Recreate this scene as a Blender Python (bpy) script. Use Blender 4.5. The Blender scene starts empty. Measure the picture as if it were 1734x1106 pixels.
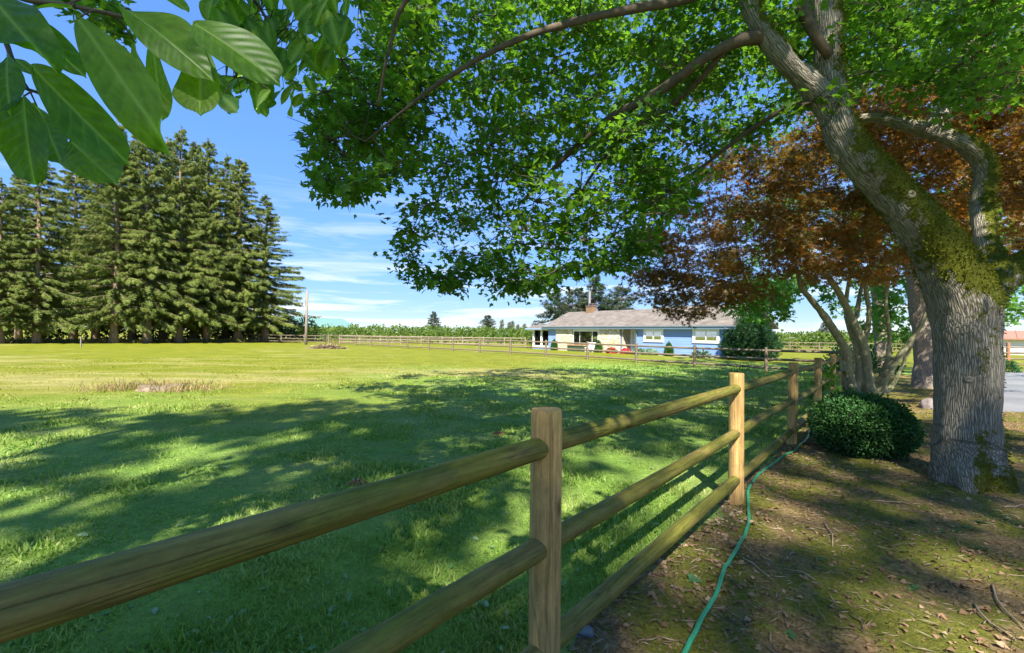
import bpy, bmesh, math, random
import numpy as np
from mathutils import Vector, Matrix, Euler
random.seed(11)
rng = np.random.default_rng(11)

# ------------------------------------------------------------------ camera, sky, sun, exposure
F_PX, CX, CY, IMG_W, IMG_H = 771.0, 867.0, 566.0, 1734.0, 1106.0     # CY: row of the horizon at mid width
CAM_Z = 1.58
ROLL = math.radians(0.8)
RC, RS = math.cos(ROLL), math.sin(ROLL)
scene = bpy.context.scene
COL = scene.collection
cam_data = bpy.data.cameras.new('camera')
cam_data.sensor_fit = 'HORIZONTAL'
cam_data.sensor_width = 36.0
cam_data.lens = 36.0 * F_PX / IMG_W
cam_data.clip_start = 0.05
cam_data.clip_end = 6000
cam = bpy.data.objects.new('camera', cam_data)
cam.location = (0, 0, CAM_Z)
cam.rotation_euler = (Matrix.Rotation(math.radians(90), 3, 'X') @ Matrix.Rotation(ROLL, 3, 'Z')).to_euler()
cam_data.shift_y = (CY - IMG_H / 2) / IMG_W
COL.objects.link(cam)
scene.camera = cam

SUN_AZ = math.atan2(-0.03, -1.0)          # x, y of the direction towards the sun
SUN_EL = math.radians(46)
sun_dir = Vector((math.sin(SUN_AZ) * math.cos(SUN_EL), math.cos(SUN_AZ) * math.cos(SUN_EL), math.sin(SUN_EL)))
world = bpy.data.worlds.new('World')
scene.world = world
world.use_nodes = True
wn, wl = world.node_tree.nodes, world.node_tree.links
wn.clear()
w_out = wn.new('ShaderNodeOutputWorld')
w_bg = wn.new('ShaderNodeBackground')
w_bg.inputs['Strength'].default_value = 0.14
sky = wn.new('ShaderNodeTexSky')
sky.sky_type = 'NISHITA'
sky.sun_disc = False
sky.sun_elevation = SUN_EL
sky.sun_rotation = SUN_AZ
sky.altitude = 100
sky.air_density = 0.7
sky.dust_density = 0.0
sky.ozone_density = 4.0
hs = wn.new('ShaderNodeHueSaturation')
hs.inputs['Saturation'].default_value = 1.12
hs.inputs['Value'].default_value = 1.0
wl.new(sky.outputs[0], hs.inputs['Color'])
# soft shoulder on the sky's brightness, as the camera rendered it
bw = wn.new('ShaderNodeSeparateColor'); wl.new(hs.outputs[0], bw.inputs[0])
sh = wn.new('ShaderNodeMath'); sh.operation = 'MULTIPLY_ADD'; sh.inputs[1].default_value = 0.28
sg = wn.new('ShaderNodeMath'); sg.operation = 'MULTIPLY_ADD'; sg.inputs[1].default_value = 0.42; sg.inputs[2].default_value = 1.0
wl.new(bw.outputs[1], sg.inputs[0]); wl.new(sg.outputs[0], sh.inputs[2])
wl.new(bw.outputs[2], sh.inputs[0])
dv = wn.new('ShaderNodeVectorMath'); dv.operation = 'DIVIDE'
tn = wn.new('ShaderNodeVectorMath'); tn.operation = 'MULTIPLY'; tn.inputs[1].default_value = (0.92, 0.90, 1.0)
wl.new(hs.outputs[0], tn.inputs[0]); wl.new(tn.outputs[0], dv.inputs[0]); wl.new(sh.outputs[0], dv.inputs[1])
# thin streaks of cloud low over the horizon
tc = wn.new('ShaderNodeTexCoord')
mp = wn.new('ShaderNodeMapping')
mp.inputs['Scale'].default_value = (1.6, 1.6, 17.0)
mp.inputs['Location'].default_value = (0.35, 0.1, 0.2)
wl.new(tc.outputs['Generated'], mp.inputs['Vector'])
cn = wn.new('ShaderNodeTexNoise')
cn.inputs['Scale'].default_value = 2.3
cn.inputs['Detail'].default_value = 8
cn.inputs['Roughness'].default_value = 0.58
cn.inputs['Distortion'].default_value = 0.5
wl.new(mp.outputs[0], cn.inputs['Vector'])
cr = wn.new('ShaderNodeValToRGB')
cr.color_ramp.elements[0].position = 0.49
cr.color_ramp.elements[0].color = (0, 0, 0, 1)
cr.color_ramp.elements[1].position = 0.68
cr.color_ramp.elements[1].color = (1, 1, 1, 1)
wl.new(cn.outputs['Fac'], cr.inputs['Fac'])
sx = wn.new('ShaderNodeSeparateXYZ')
wl.new(tc.outputs['Generated'], sx.inputs[0])
band = wn.new('ShaderNodeValToRGB')
band.color_ramp.elements[0].position = 0.0
band.color_ramp.elements[0].color = (0.7, 0.7, 0.7, 1)
band.color_ramp.elements[1].position = 0.34
band.color_ramp.elements[1].color = (0, 0, 0, 1)
e = band.color_ramp.elements.new(0.06); e.color = (1, 1, 1, 1)
e = band.color_ramp.elements.new(0.13); e.color = (0.42, 0.42, 0.42, 1)
wl.new(sx.outputs['Z'], band.inputs['Fac'])
mm = wn.new('ShaderNodeMath'); mm.operation = 'MULTIPLY'
wl.new(cr.outputs[0], mm.inputs[0]); wl.new(band.outputs[0], mm.inputs[1])
mx = wn.new('ShaderNodeMix'); mx.data_type = 'RGBA'
wl.new(mm.outputs[0], mx.inputs['Factor'])
wl.new(dv.outputs[0], mx.inputs['A'])
mx.inputs['B'].default_value = (1.5, 1.53, 1.56, 1)
wl.new(mx.outputs['Result'], w_bg.inputs['Color'])
wl.new(w_bg.outputs[0], w_out.inputs[0])

sun_data = bpy.data.lights.new('sun', 'SUN')
sun_data.energy = 2.0
sun_data.angle = math.radians(0.55)
sun_data.color = (1.0, 0.95, 0.85)
sun = bpy.data.objects.new('sun', sun_data)
sun.rotation_euler = sun_dir.to_track_quat('Z', 'Y').to_euler()
sun.location = (8, -20, 30)
COL.objects.link(sun)

scene.view_settings.view_transform = 'Standard'
scene.view_settings.look = 'None'
scene.view_settings.exposure = 2.72
scene.view_settings.gamma = 1.0
scene.view_settings.use_curve_mapping = False
scene.render.engine = 'CYCLES'
scene.cycles.max_bounces = 10
scene.cycles.diffuse_bounces = 6
scene.cycles.transmission_bounces = 8
scene.cycles.transparent_max_bounces = 8

# ------------------------------------------------------------------ helpers
def at(px, py, d):
    a, b = px - CX, py - CY
    return np.array([(a * RC + b * RS) / F_PX * d, d, CAM_Z - (b * RC - a * RS) / F_PX * d])

def proj(P):
    P = np.asarray(P, float)
    y = np.where(np.abs(P[..., 1]) < 1e-3, 1e-3, P[..., 1])
    X = P[..., 0] / y * F_PX; W = -(P[..., 2] - CAM_Z) / y * F_PX
    return CX + X * RC - W * RS, CY + W * RC + X * RS

def gz(x, y):
    x = np.asarray(x, float); y = np.asarray(y, float)
    r2 = x * x + y * y
    return 0.07 * np.exp(-r2 / 60.0) - 0.12 * np.exp(-((x - 13) ** 2 + (y - 23) ** 2) / 90.0)

def gp(px, py):
    d = 5.0
    for _ in range(60):
        p = at(px, py, d)
        h = CAM_Z - float(gz(p[0], p[1]))
        d = h * d / max(CAM_Z - p[2], 1e-3)
    p = at(px, py, d); p[2] = float(gz(p[0], p[1]))
    return p

def hash3(ix, iy, iz, seed=0):
    n = (ix.astype(np.int64) * 374761393 + iy.astype(np.int64) * 668265263 + iz.astype(np.int64) * 2147483647 + seed * 1274126177) & 0xffffffff
    n = ((n ^ (n >> 13)) * 1274126177) & 0xffffffff
    n = n ^ (n >> 16)
    return (n & 0xffff) / 65535.0

def noise3(P, scale=1.0, seed=0):
    P = np.asarray(P, float) * scale
    i = np.floor(P).astype(np.int64); f = P - i
    u = f * f * (3 - 2 * f)
    r = 0
    for dx in (0, 1):
        for dy in (0, 1):
            for dz in (0, 1):
                w = (u[..., 0] if dx else 1 - u[..., 0]) * (u[..., 1] if dy else 1 - u[..., 1]) * (u[..., 2] if dz else 1 - u[..., 2])
                r = r + w * hash3(i[..., 0] + dx, i[..., 1] + dy, i[..., 2] + dz, seed)
    return r * 2 - 1

def fbm(P, scale, octaves=3, seed=0):
    r, a = 0, 1.0
    for o in range(octaves):
        r = r + a * noise3(P, scale * 2 ** o, seed + o * 17); a *= 0.5
    return r

def unit(v):
    v = np.asarray(v, float)
    return v / np.maximum(np.linalg.norm(v, axis=-1, keepdims=True), 1e-9)

def in_poly(px, py, poly):
    px = np.asarray(px); py = np.asarray(py)
    ins = np.zeros(px.shape, bool)
    n = len(poly)
    for i in range(n):
        x1, y1 = poly[i]; x2, y2 = poly[(i + 1) % n]
        c = ((y1 > py) != (y2 > py)) & (px < (x2 - x1) * (py - y1) / ((y2 - y1) if y2 != y1 else 1e-9) + x1)
        ins ^= c
    return ins

def make_mesh(name, V, faces, mat, smooth=False):
    """faces: list of int arrays (m,3) / (m,4)"""
    me = bpy.data.meshes.new(name)
    V = np.ascontiguousarray(V, np.float32)
    if not isinstance(faces, (list, tuple)):
        faces = [faces]
    faces = [np.asarray(f, np.int32) for f in faces if len(f)]
    nl = sum(f.size for f in faces); nf = sum(len(f) for f in faces)
    me.vertices.add(len(V)); me.vertices.foreach_set('co', V.ravel())
    me.loops.add(nl); me.polygons.add(nf)
    me.loops.foreach_set('vertex_index', np.concatenate([f.ravel() for f in faces]))
    starts, o = [], 0
    for f in faces:
        starts.append(o + np.arange(len(f)) * f.shape[1]); o += f.size
    me.polygons.foreach_set('loop_start', np.concatenate(starts).astype(np.int32))
    if smooth or not any(f.shape[1] == 4 for f in faces):      # leaf scatters stay smooth, built boxes are flat
        me.polygons.foreach_set('use_smooth', np.ones(nf, bool))
    else:
        me.polygons.foreach_set('use_smooth', np.zeros(nf, bool))
    me.update(calc_edges=True)
    if mat is not None:
        me.materials.append(mat)
    return me

def obj(name, V, faces, mat, parent=None, smooth=False, local=False):
    """V in world coordinates unless local; becomes a child of parent (an Empty without scale) when given"""
    V = np.asarray(V, float)
    if parent is not None and not local:
        base = parent
        off = np.zeros(3)
        while base is not None:
            off += np.array(base.location); base = base.parent
        V = V - off
    o = bpy.data.objects.new(name, make_mesh(name, V, faces, mat, smooth))
    COL.objects.link(o)
    if parent is not None:
        o.parent = parent
    return o

def link_mesh(name, me, loc=(0, 0, 0), parent=None, rot=None, scale=None):
    o = bpy.data.objects.new(name, me)
    COL.objects.link(o)
    o.location = loc
    if rot is not None: o.rotation_euler = rot
    if scale is not None: o.scale = scale
    if parent is not None: o.parent = parent
    return o

def tag(o, label=None, cat=None, group=None, kind=None):
    if label: o['label'] = label
    if cat: o['category'] = cat
    if group: o['group'] = group
    if kind: o['kind'] = kind
    return o

def thing(name, loc, label, cat, group=None, rz=0.0):
    o = bpy.data.objects.new(name, None)
    o.empty_display_size = 0.2
    COL.objects.link(o)
    o.location = tuple(float(c) for c in loc)
    o.rotation_euler = (0, 0, rz)
    return tag(o, label, cat, group)

def copy_tree(o, parent=None):
    c = o.copy(); COL.objects.link(c); c.parent = parent
    for ch in list(o.children):
        copy_tree(ch, c)
    return c

class Geo:
    """collects vertices and faces"""
    def __init__(s): s.V = []; s.T = []; s.Q = []; s.n = 0
    def add(s, V, F):
        V = np.asarray(V, float); F = np.asarray(F, int)
        s.V.append(V)
        (s.T if F.shape[1] == 3 else s.Q).append(F + s.n); s.n += len(V)
        return s
    def get(s):
        fs = []
        if s.T: fs.append(np.concatenate(s.T))
        if s.Q: fs.append(np.concatenate(s.Q))
        return np.concatenate(s.V), fs
    def build(s, name, mat, parent=None, smooth=False, local=False):
        V, fs = s.get()
        return obj(name, V, fs, mat, parent, smooth, local)
    def box(s, lo, hi, M=None):
        x0, y0, z0 = lo; x1, y1, z1 = hi
        V = np.array([[x0, y0, z0], [x1, y0, z0], [x1, y1, z0], [x0, y1, z0], [x0, y0, z1], [x1, y0, z1], [x1, y1, z1], [x0, y1, z1]], float)
        if M is not None: V = M(V)
        return s.add(V, [[0, 3, 2, 1], [4, 5, 6, 7], [0, 1, 5, 4], [1, 2, 6, 5], [2, 3, 7, 6], [3, 0, 4, 7]])
    def tube(s, P, R, n=8, cap=True, wob=0.0, seed=0):
        V, F = tube(P, R, n, wob, seed)
        s.add(V, F)
        if cap:
            m = len(P)
            c0 = np.asarray(P[0]); c1 = np.asarray(P[-1])
            b = s.n - len(V)
            s.V.append(np.array([c0, c1])); i0 = s.n; s.n += 2
            k = np.arange(n)
            s.T.append(np.stack([np.full(n, i0), b + (k + 1) % n, b + k], 1))
            e = b + (m - 1) * n
            s.T.append(np.stack([np.full(n, i0 + 1), e + k, e + (k + 1) % n], 1))
        return s

def tube(P, R, n=8, wob=0.0, seed=0):
    P = np.asarray(P, float); m = len(P)
    R = np.broadcast_to(np.asarray(R, float), (m,))
    T = unit(np.gradient(P, axis=0))
    ref = np.array([0.0, 0, 1]) if abs(T[0, 2]) < 0.9 else np.array([1.0, 0, 0])
    U = np.zeros((m, 3)); u = unit(np.cross(T[0], ref))
    for i in range(m):
        u = u - T[i] * np.dot(u, T[i]); u = unit(u); U[i] = u
    W = np.cross(T, U)
    a = np.arange(n) / n * 2 * np.pi
    rr = R[:, None, None] * np.ones((m, n, 1))
    D = U[:, None, :] * np.cos(a)[None, :, None] + W[:, None, :] * np.sin(a)[None, :, None]
    V = P[:, None, :] + D * rr
    if wob:
        nz = noise3(V.reshape(-1, 3), 1.0 / max(R.mean() * 2.0, 1e-3), seed).reshape(m, n, 1)
        V = V + D * rr * nz * wob
    i = np.arange(m - 1)[:, None] * n; k = np.arange(n)[None, :]
    F = np.stack([i + k, i + (k + 1) % n, i + n + (k + 1) % n, i + n + k], -1).reshape(-1, 4)
    return V.reshape(-1, 3), F

def spline(P, m):
    """Catmull-Rom through rows of P (any number of columns) -> m rows"""
    P = np.asarray(P, float)
    Q = np.vstack([2 * P[0] - P[1], P, 2 * P[-1] - P[-2]])
    t = np.linspace(0, len(P) - 1 - 1e-6, m)
    i = t.astype(int); f = (t - i)[:, None]
    a, b, c, d = Q[i], Q[i + 1], Q[i + 2], Q[i + 3]
    return 0.5 * ((2 * b) + (-a + c) * f + (2 * a - 5 * b + 4 * c - d) * f ** 2 + (-a + 3 * b - 3 * c + d) * f ** 3)

def scatter(P, tip, nrm, size, tv, tf):
    """copies of template (tv: k,3 with y = tip axis, z = normal; tf faces) at P"""
    tip = unit(tip); nrm = unit(nrm - tip * np.sum(nrm * tip, 1, keepdims=True))
    sd = np.cross(tip, nrm)
    size = np.broadcast_to(np.asarray(size, float), (len(P),))
    V = P[:, None, :] + size[:, None, None] * (sd[:, None, :] * tv[None, :, 0:1] + tip[:, None, :] * tv[None, :, 1:2] + nrm[:, None, :] * tv[None, :, 2:3])
    k = len(tv); tf = np.asarray(tf, int)
    Fa = (np.arange(len(P)) * k)[:, None, None] + tf[None]
    return V.reshape(-1, 3), Fa.reshape(-1, tf.shape[1])

# ------------------------------------------------------------------ materials
def new_mat(name):
    m = bpy.data.materials.new(name); m.use_nodes = True
    nt = m.node_tree; nt.nodes.clear()
    out = nt.nodes.new('ShaderNodeOutputMaterial')
    return m, nt.nodes, nt.links, out

def N(nodes, t, **kw):
    n = nodes.new(t)
    for k, v in kw.items():
        if hasattr(n, k): setattr(n, k, v)
        else: n.inputs[k].default_value = v
    return n

def ramp(nodes, stops):
    r = nodes.new('ShaderNodeValToRGB'); el = r.color_ramp.elements
    while len(el) < len(stops): el.new(0.5)
    for e_, (p, c) in zip(el, stops):
        e_.position = p; e_.color = (c[0], c[1], c[2], 1) if not np.isscalar(c) else (c, c, c, 1)
    return r

def leaf_mat(name, cols, trans, tfac=0.4, rough=0.5, spec=0.35, nscale=0.8):
    m, n, l, out = new_mat(name)
    g = N(n, 'ShaderNodeNewGeometry')
    tcn = N(n, 'ShaderNodeTexCoord')
    nz = N(n, 'ShaderNodeTexNoise', Scale=nscale, Detail=2.0)
    l.new(tcn.outputs['Object'], nz.inputs['Vector'])
    mixf = N(n, 'ShaderNodeMath', operation='MULTIPLY_ADD'); mixf.inputs[1].default_value = 0.6
    sub = N(n, 'ShaderNodeMath', operation='MULTIPLY_ADD'); sub.inputs[1].default_value = 1.2; sub.inputs[2].default_value = -0.4
    l.new(nz.outputs['Fac'], sub.inputs[0])
    l.new(g.outputs['Random Per Island'], mixf.inputs[0]); l.new(sub.outputs[0], mixf.inputs[2])
    k = len(cols)
    rp = ramp(n, [(i / (k - 1), c) for i, c in enumerate(cols)])
    l.new(mixf.outputs[0], rp.inputs['Fac'])
    p = N(n, 'ShaderNodeBsdfPrincipled', Roughness=rough)
    p.inputs['Specular IOR Level'].default_value = spec
    l.new(rp.outputs[0], p.inputs['Base Color'])
    t = N(n, 'ShaderNodeBsdfTranslucent')
    tm = N(n, 'ShaderNodeMix', data_type='RGBA', blend_type='MULTIPLY'); tm.inputs['Factor'].default_value = 1.0
    l.new(rp.outputs[0], tm.inputs['A']); tm.inputs['B'].default_value = (*trans, 1)
    l.new(tm.outputs['Result'], t.inputs['Color'])
    ms = N(n, 'ShaderNodeMixShader'); ms.inputs[0].default_value = tfac
    l.new(p.outputs[0], ms.inputs[1]); l.new(t.outputs[0], ms.inputs[2]); l.new(ms.outputs[0], out.inputs[0])
    return m

def plain(name, col, rough=0.6, spec=0.4, var=0.0, vscale=8.0, bump=0.0, bscale=40.0, metallic=0.0, stretch=(1, 1, 1)):
    m, n, l, out = new_mat(name)
    p = N(n, 'ShaderNodeBsdfPrincipled', Roughness=rough, Metallic=metallic)
    p.inputs['Specular IOR Level'].default_value = spec
    p.inputs['Base Color'].default_value = (*col, 1)
    tcn = N(n, 'ShaderNodeTexCoord'); mpn = N(n, 'ShaderNodeMapping'); mpn.inputs['Scale'].default_value = stretch
    l.new(tcn.outputs['Object'], mpn.inputs['Vector'])
    if var:
        nz = N(n, 'ShaderNodeTexNoise', Scale=vscale, Detail=5.0); l.new(mpn.outputs[0], nz.inputs['Vector'])
        c = np.array(col)
        rp = ramp(n, [(0.25, c * (1 - var)), (0.75, np.minimum(c * (1 + var), 0.95))])
        l.new(nz.outputs['Fac'], rp.inputs['Fac']); l.new(rp.outputs[0], p.inputs['Base Color'])
    if bump:
        nb = N(n, 'ShaderNodeTexNoise', Scale=bscale, Detail=6.0); l.new(mpn.outputs[0], nb.inputs['Vector'])
        b = N(n, 'ShaderNodeBump', Strength=bump, Distance=0.02); l.new(nb.outputs['Fac'], b.inputs['Height'])
        l.new(b.outputs[0], p.inputs['Normal'])
    l.new(p.outputs[0], out.inputs[0])
    return m

# fence frame: s along the fence away from the camera, w to its right
FD = np.array([1.946, 2.34]); FL = float(np.linalg.norm(FD)); FU = FD / FL; FN = np.array([FU[1], -FU[0]])
FP0 = np.array([0.151, 1.88])
def fence_sw(x, y):
    dx = np.asarray(x, float) - FP0[0]; dy = np.asarray(y, float) - FP0[1]
    return dx * FU[0] + dy * FU[1], dx * FN[0] + dy * FN[1]
def fence_xy(s, w):
    return FP0[0] + s * FU[0] + w * FN[0], FP0[1] + s * FU[1] + w * FN[1]
def bed_mask(x, y):
    """1 inside the planting bed right of the fence, 0 on the lawn, soft edge"""
    s, w = fence_sw(x, y)
    P = np.stack([np.asarray(x, float), np.asarray(y, float), np.zeros_like(np.asarray(x, float))], -1)
    e = 0.16 * noise3(P, 1.3, 5) + 0.07 * noise3(P, 4.5, 6)
    lim = -0.28 + 0.25 * np.clip((2.5 - s) / 3, 0, 1) * 0
    return np.clip((w - lim + e) / 0.25, 0, 1)
# ------------------------------------------------------------------ ground
def ground_material():
    m, n, l, out = new_mat('lawn_grass_ground')
    tcn = N(n, 'ShaderNodeTexCoord')
    p = N(n, 'ShaderNodeBsdfPrincipled', Roughness=0.85); p.inputs['Specular IOR Level'].default_value = 0.15
    big = N(n, 'ShaderNodeTexNoise', Scale=0.09, Detail=6.0, Roughness=0.62)
    mid = N(n, 'ShaderNodeTexNoise', Scale=0.7, Detail=6.0, Roughness=0.65)
    fine = N(n, 'ShaderNodeTexNoise', Scale=16.0, Detail=5.0, Roughness=0.75)
    st = N(n, 'ShaderNodeMapping'); st.inputs['Scale'].default_value = (0.22, 0.6, 1)
    strk = N(n, 'ShaderNodeTexNoise', Scale=0.9, Detail=5.0, Roughness=0.6)
    l.new(tcn.outputs['Object'], st.inputs['Vector']); l.new(st.outputs[0], strk.inputs['Vector'])
    for q in (big, mid, fine): l.new(tcn.outputs['Object'], q.inputs['Vector'])
    green = ramp(n, [(0.28, (0.135, 0.170, 0.008)), (0.5, (0.195, 0.210, 0.011)), (0.74, (0.265, 0.250, 0.020))])
    l.new(mid.outputs['Fac'], green.inputs['Fac'])
    lush_shade_lift = ramp(n, [(0.28, (0.140, 0.260, 0.038)), (0.5, (0.205, 0.320, 0.055)), (0.74, (0.310, 0.365, 0.10))]); l.new(mid.outputs['Fac'], lush_shade_lift.inputs['Fac'])  # tones raised so the shaded part of the lawn comes out brighter
    la = N(n, 'ShaderNodeAttribute', attribute_name='lush_shade_lift')
    gm = N(n, 'ShaderNodeMix', data_type='RGBA'); l.new(la.outputs['Fac'], gm.inputs['Factor']); l.new(green.outputs[0], gm.inputs['A']); l.new(lush_shade_lift.outputs[0], gm.inputs['B'])
    dry = ramp(n, [(0.3, (0.30, 0.27, 0.070)), (0.7, (0.46, 0.39, 0.15))])
    l.new(fine.outputs['Fac'], dry.inputs['Fac'])
    ad = N(n, 'ShaderNodeMath', operation='ADD'); l.new(big.outputs['Fac'], ad.inputs[0]); l.new(strk.outputs['Fac'], ad.inputs[1])
    vc = N(n, 'ShaderNodeAttribute', attribute_name='dryness')
    ad2 = N(n, 'ShaderNodeMath', operation='ADD'); l.new(ad.outputs[0], ad2.inputs[0]); l.new(vc.outputs['Fac'], ad2.inputs[1])
    dm = ramp(n, [(0.53, 0.0), (0.66, 0.8)])
    hf = N(n, 'ShaderNodeMath', operation='MULTIPLY'); hf.inputs[1].default_value = 0.5
    l.new(ad2.outputs[0], hf.inputs[0]); l.new(hf.outputs[0], dm.inputs['Fac'])
    mxn = N(n, 'ShaderNodeMix', data_type='RGBA')
    l.new(dm.outputs[0], mxn.inputs['Factor']); l.new(gm.outputs['Result'], mxn.inputs['A']); l.new(dry.outputs[0], mxn.inputs['B'])
    pat = N(n, 'ShaderNodeTexNoise', Scale=3.4, Detail=7.0, Roughness=0.8); l.new(st.outputs[0], pat.inputs['Vector'])
    fa = N(n, 'ShaderNodeMath', operation='ADD'); l.new(fine.outputs['Fac'], fa.inputs[0]); l.new(pat.outputs['Fac'], fa.inputs[1])
    fh = N(n, 'ShaderNodeMath', operation='MULTIPLY'); fh.inputs[1].default_value = 0.5; l.new(fa.outputs[0], fh.inputs[0])
    fr = ramp(n, [(0.36, 0.50), (0.64, 1.30)]); l.new(fh.outputs[0], fr.inputs['Fac'])
    mul = N(n, 'ShaderNodeMix', data_type='RGBA', blend_type='MULTIPLY'); mul.inputs['Factor'].default_value = 0.8
    l.new(mxn.outputs['Result'], mul.inputs['A']); l.new(fr.outputs[0], mul.inputs['B'])
    l.new(mul.outputs['Result'], p.inputs['Base Color'])
    bn = N(n, 'ShaderNodeBump', Strength=0.9, Distance=0.06)
    l.new(fine.outputs['Fac'], bn.inputs['Height']); l.new(bn.outputs[0], p.inputs['Normal'])
    l.new(p.outputs[0], out.inputs[0])
    return m

def lawn_dryness(x, y):
    """true patches of burnt grass: around the stump and in the open pasture"""
    d = 0.42 * np.exp(-(((x + 12.0) / 6.0) ** 2 + ((y - 14.6) / 2.6) ** 2))
    d += 0.36 * np.exp(-(((x + 1.0) / 7.0) ** 2 + ((y - 18.8) / 2.2) ** 2))
    d += 0.16 * np.exp(-(((x + 22.0) / 12.0) ** 2 + ((y - 22) / 4) ** 2))
    d += 0.20 * np.exp(-(((x - 9.0) / 12.0) ** 2 + ((y - 40) / 3.0) ** 2)) * 0
    return d + 0.0

def lawn_lush_shade_lift(x, y):
    """greener, wetter grass near the trees and the fence, also brightened to lift the shade; straw-yellow out in the pasture"""
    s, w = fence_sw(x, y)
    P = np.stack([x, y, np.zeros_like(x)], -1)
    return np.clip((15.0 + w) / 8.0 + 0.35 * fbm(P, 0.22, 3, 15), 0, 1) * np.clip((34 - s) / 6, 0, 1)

def build_ground():
    rings = np.concatenate([[0.0], np.geomspace(0.35, 4000, 150)])
    na = 240
    a = np.arange(na) / na * 2 * np.pi
    X = rings[:, None] * np.cos(a); Y = rings[:, None] * np.sin(a)
    Z = gz(X, Y)
    P = np.stack([X, Y, np.zeros_like(X)], -1)
    rel = 0.022 * fbm(P, 0.9, 3, 3) * np.clip((40 - rings[:, None]) / 30, 0, 1)
    Z = Z + rel * (1 - bed_mask(X, Y)) - 0.045 * bed_mask(X - 0.2 * FN[0], Y - 0.2 * FN[1])
    V = np.stack([X, Y, Z], -1).reshape(-1, 3)
    i = np.arange(len(rings) - 1)[:, None] * na; k = np.arange(na)[None]
    Fq = np.stack([i + k, i + na + k, i + na + (k + 1) % na, i + (k + 1) % na], -1).reshape(-1, 4)
    o = obj('ground', V, Fq, ground_material(), smooth=True)
    at_ = o.data.attributes.new('dryness', 'FLOAT', 'POINT')
    at_.data.foreach_set('value', lawn_dryness(V[:, 0], V[:, 1]).astype(np.float32))
    at_ = o.data.attributes.new('lush_shade_lift', 'FLOAT', 'POINT')
    at_.data.foreach_set('value', lawn_lush_shade_lift(V[:, 0], V[:, 1]).astype(np.float32))
    tag(o, 'mown green pasture with dry yellow patches', kind='structure')

def soil_material():
    m, n, l, out = new_mat('mossy_soil')
    tcn = N(n, 'ShaderNodeTexCoord')
    p = N(n, 'ShaderNodeBsdfPrincipled', Roughness=0.9); p.inputs['Specular IOR Level'].default_value = 0.15
    a = N(n, 'ShaderNodeTexNoise', Scale=1.7, Detail=8.0, Roughness=0.68)
    b = N(n, 'ShaderNodeTexNoise', Scale=34.0, Detail=6.0, Roughness=0.75)
    c = N(n, 'ShaderNodeTexNoise', Scale=7.0, Detail=6.0, Roughness=0.7)
    for q in (a, b, c): l.new(tcn.outputs['Object'], q.inputs['Vector'])
    soil = ramp(n, [(0.3, (0.095, 0.058, 0.026)), (0.5, (0.225, 0.145, 0.062)), (0.68, (0.40, 0.29, 0.145))])
    l.new(b.outputs['Fac'], soil.inputs['Fac'])
    moss = ramp(n, [(0.3, (0.075, 0.098, 0.009)), (0.7, (0.205, 0.21, 0.019))])
    l.new(b.outputs['Fac'], moss.inputs['Fac'])
    ad = N(n, 'ShaderNodeMath', operation='MULTIPLY_ADD'); ad.inputs[1].default_value = 0.45
    l.new(c.outputs['Fac'], ad.inputs[0]); l.new(a.outputs['Fac'], ad.inputs[2])
    mf = ramp(n, [(0.65, 0.0), (0.77, 0.85)]); l.new(ad.outputs[0], mf.inputs['Fac'])
    mxn = N(n, 'ShaderNodeMix', data_type='RGBA'); l.new(mf.outputs[0], mxn.inputs['Factor'])
    l.new(soil.outputs[0], mxn.inputs['A']); l.new(moss.outputs[0], mxn.inputs['B'])
    l.new(mxn.outputs['Result'], p.inputs['Base Color'])
    bn = N(n, 'ShaderNodeBump', Strength=1.0, Distance=0.03)
    sm = N(n, 'ShaderNodeMath', operation='ADD'); l.new(b.outputs['Fac'], sm.inputs[0]); l.new(c.outputs['Fac'], sm.inputs[1])
    l.new(sm.outputs[0], bn.inputs['Height']); l.new(bn.outputs[0], p.inputs['Normal'])
    l.new(p.outputs[0], out.inputs[0])
    return m

def bed_z(x, y):
    P = np.stack([np.asarray(x, float), np.asarray(y, float), np.zeros_like(np.asarray(x, float))], -1)
    m = bed_mask(x, y)
    return gz(x, y) + m * (0.012 + 0.018 * fbm(P, 2.2, 3, 9) + 0.011 * fbm(P, 11, 2, 8)) - 0.03 * (1 - m)

def build_bed():
    s = np.concatenate([np.arange(-4.5, 4, 0.06), np.arange(4, 14, 0.13), np.arange(14, 27, 0.3)])
    w = np.concatenate([np.arange(-0.75, 3.2, 0.05), np.arange(3.2, 9, 0.2), np.arange(9, 22, 1.0)])
    S, W = np.meshgrid(s, w, indexing='ij')
    X, Y = fence_xy(S, W)
    V = np.stack([X, Y, bed_z(X, Y)], -1).reshape(-1, 3)
    i = np.arange(len(s) - 1)[:, None] * len(w); k = np.arange(len(w) - 1)[None]
    Fq = np.stack([i + k, i + k + 1, i + len(w) + k + 1, i + len(w) + k], -1).reshape(-1, 4)[:, ::-1]
    o = obj('soil_bed', V, Fq, soil_material(), smooth=True)
    tag(o, 'mossy bare soil under the maples beside the fence', kind='structure')

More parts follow.
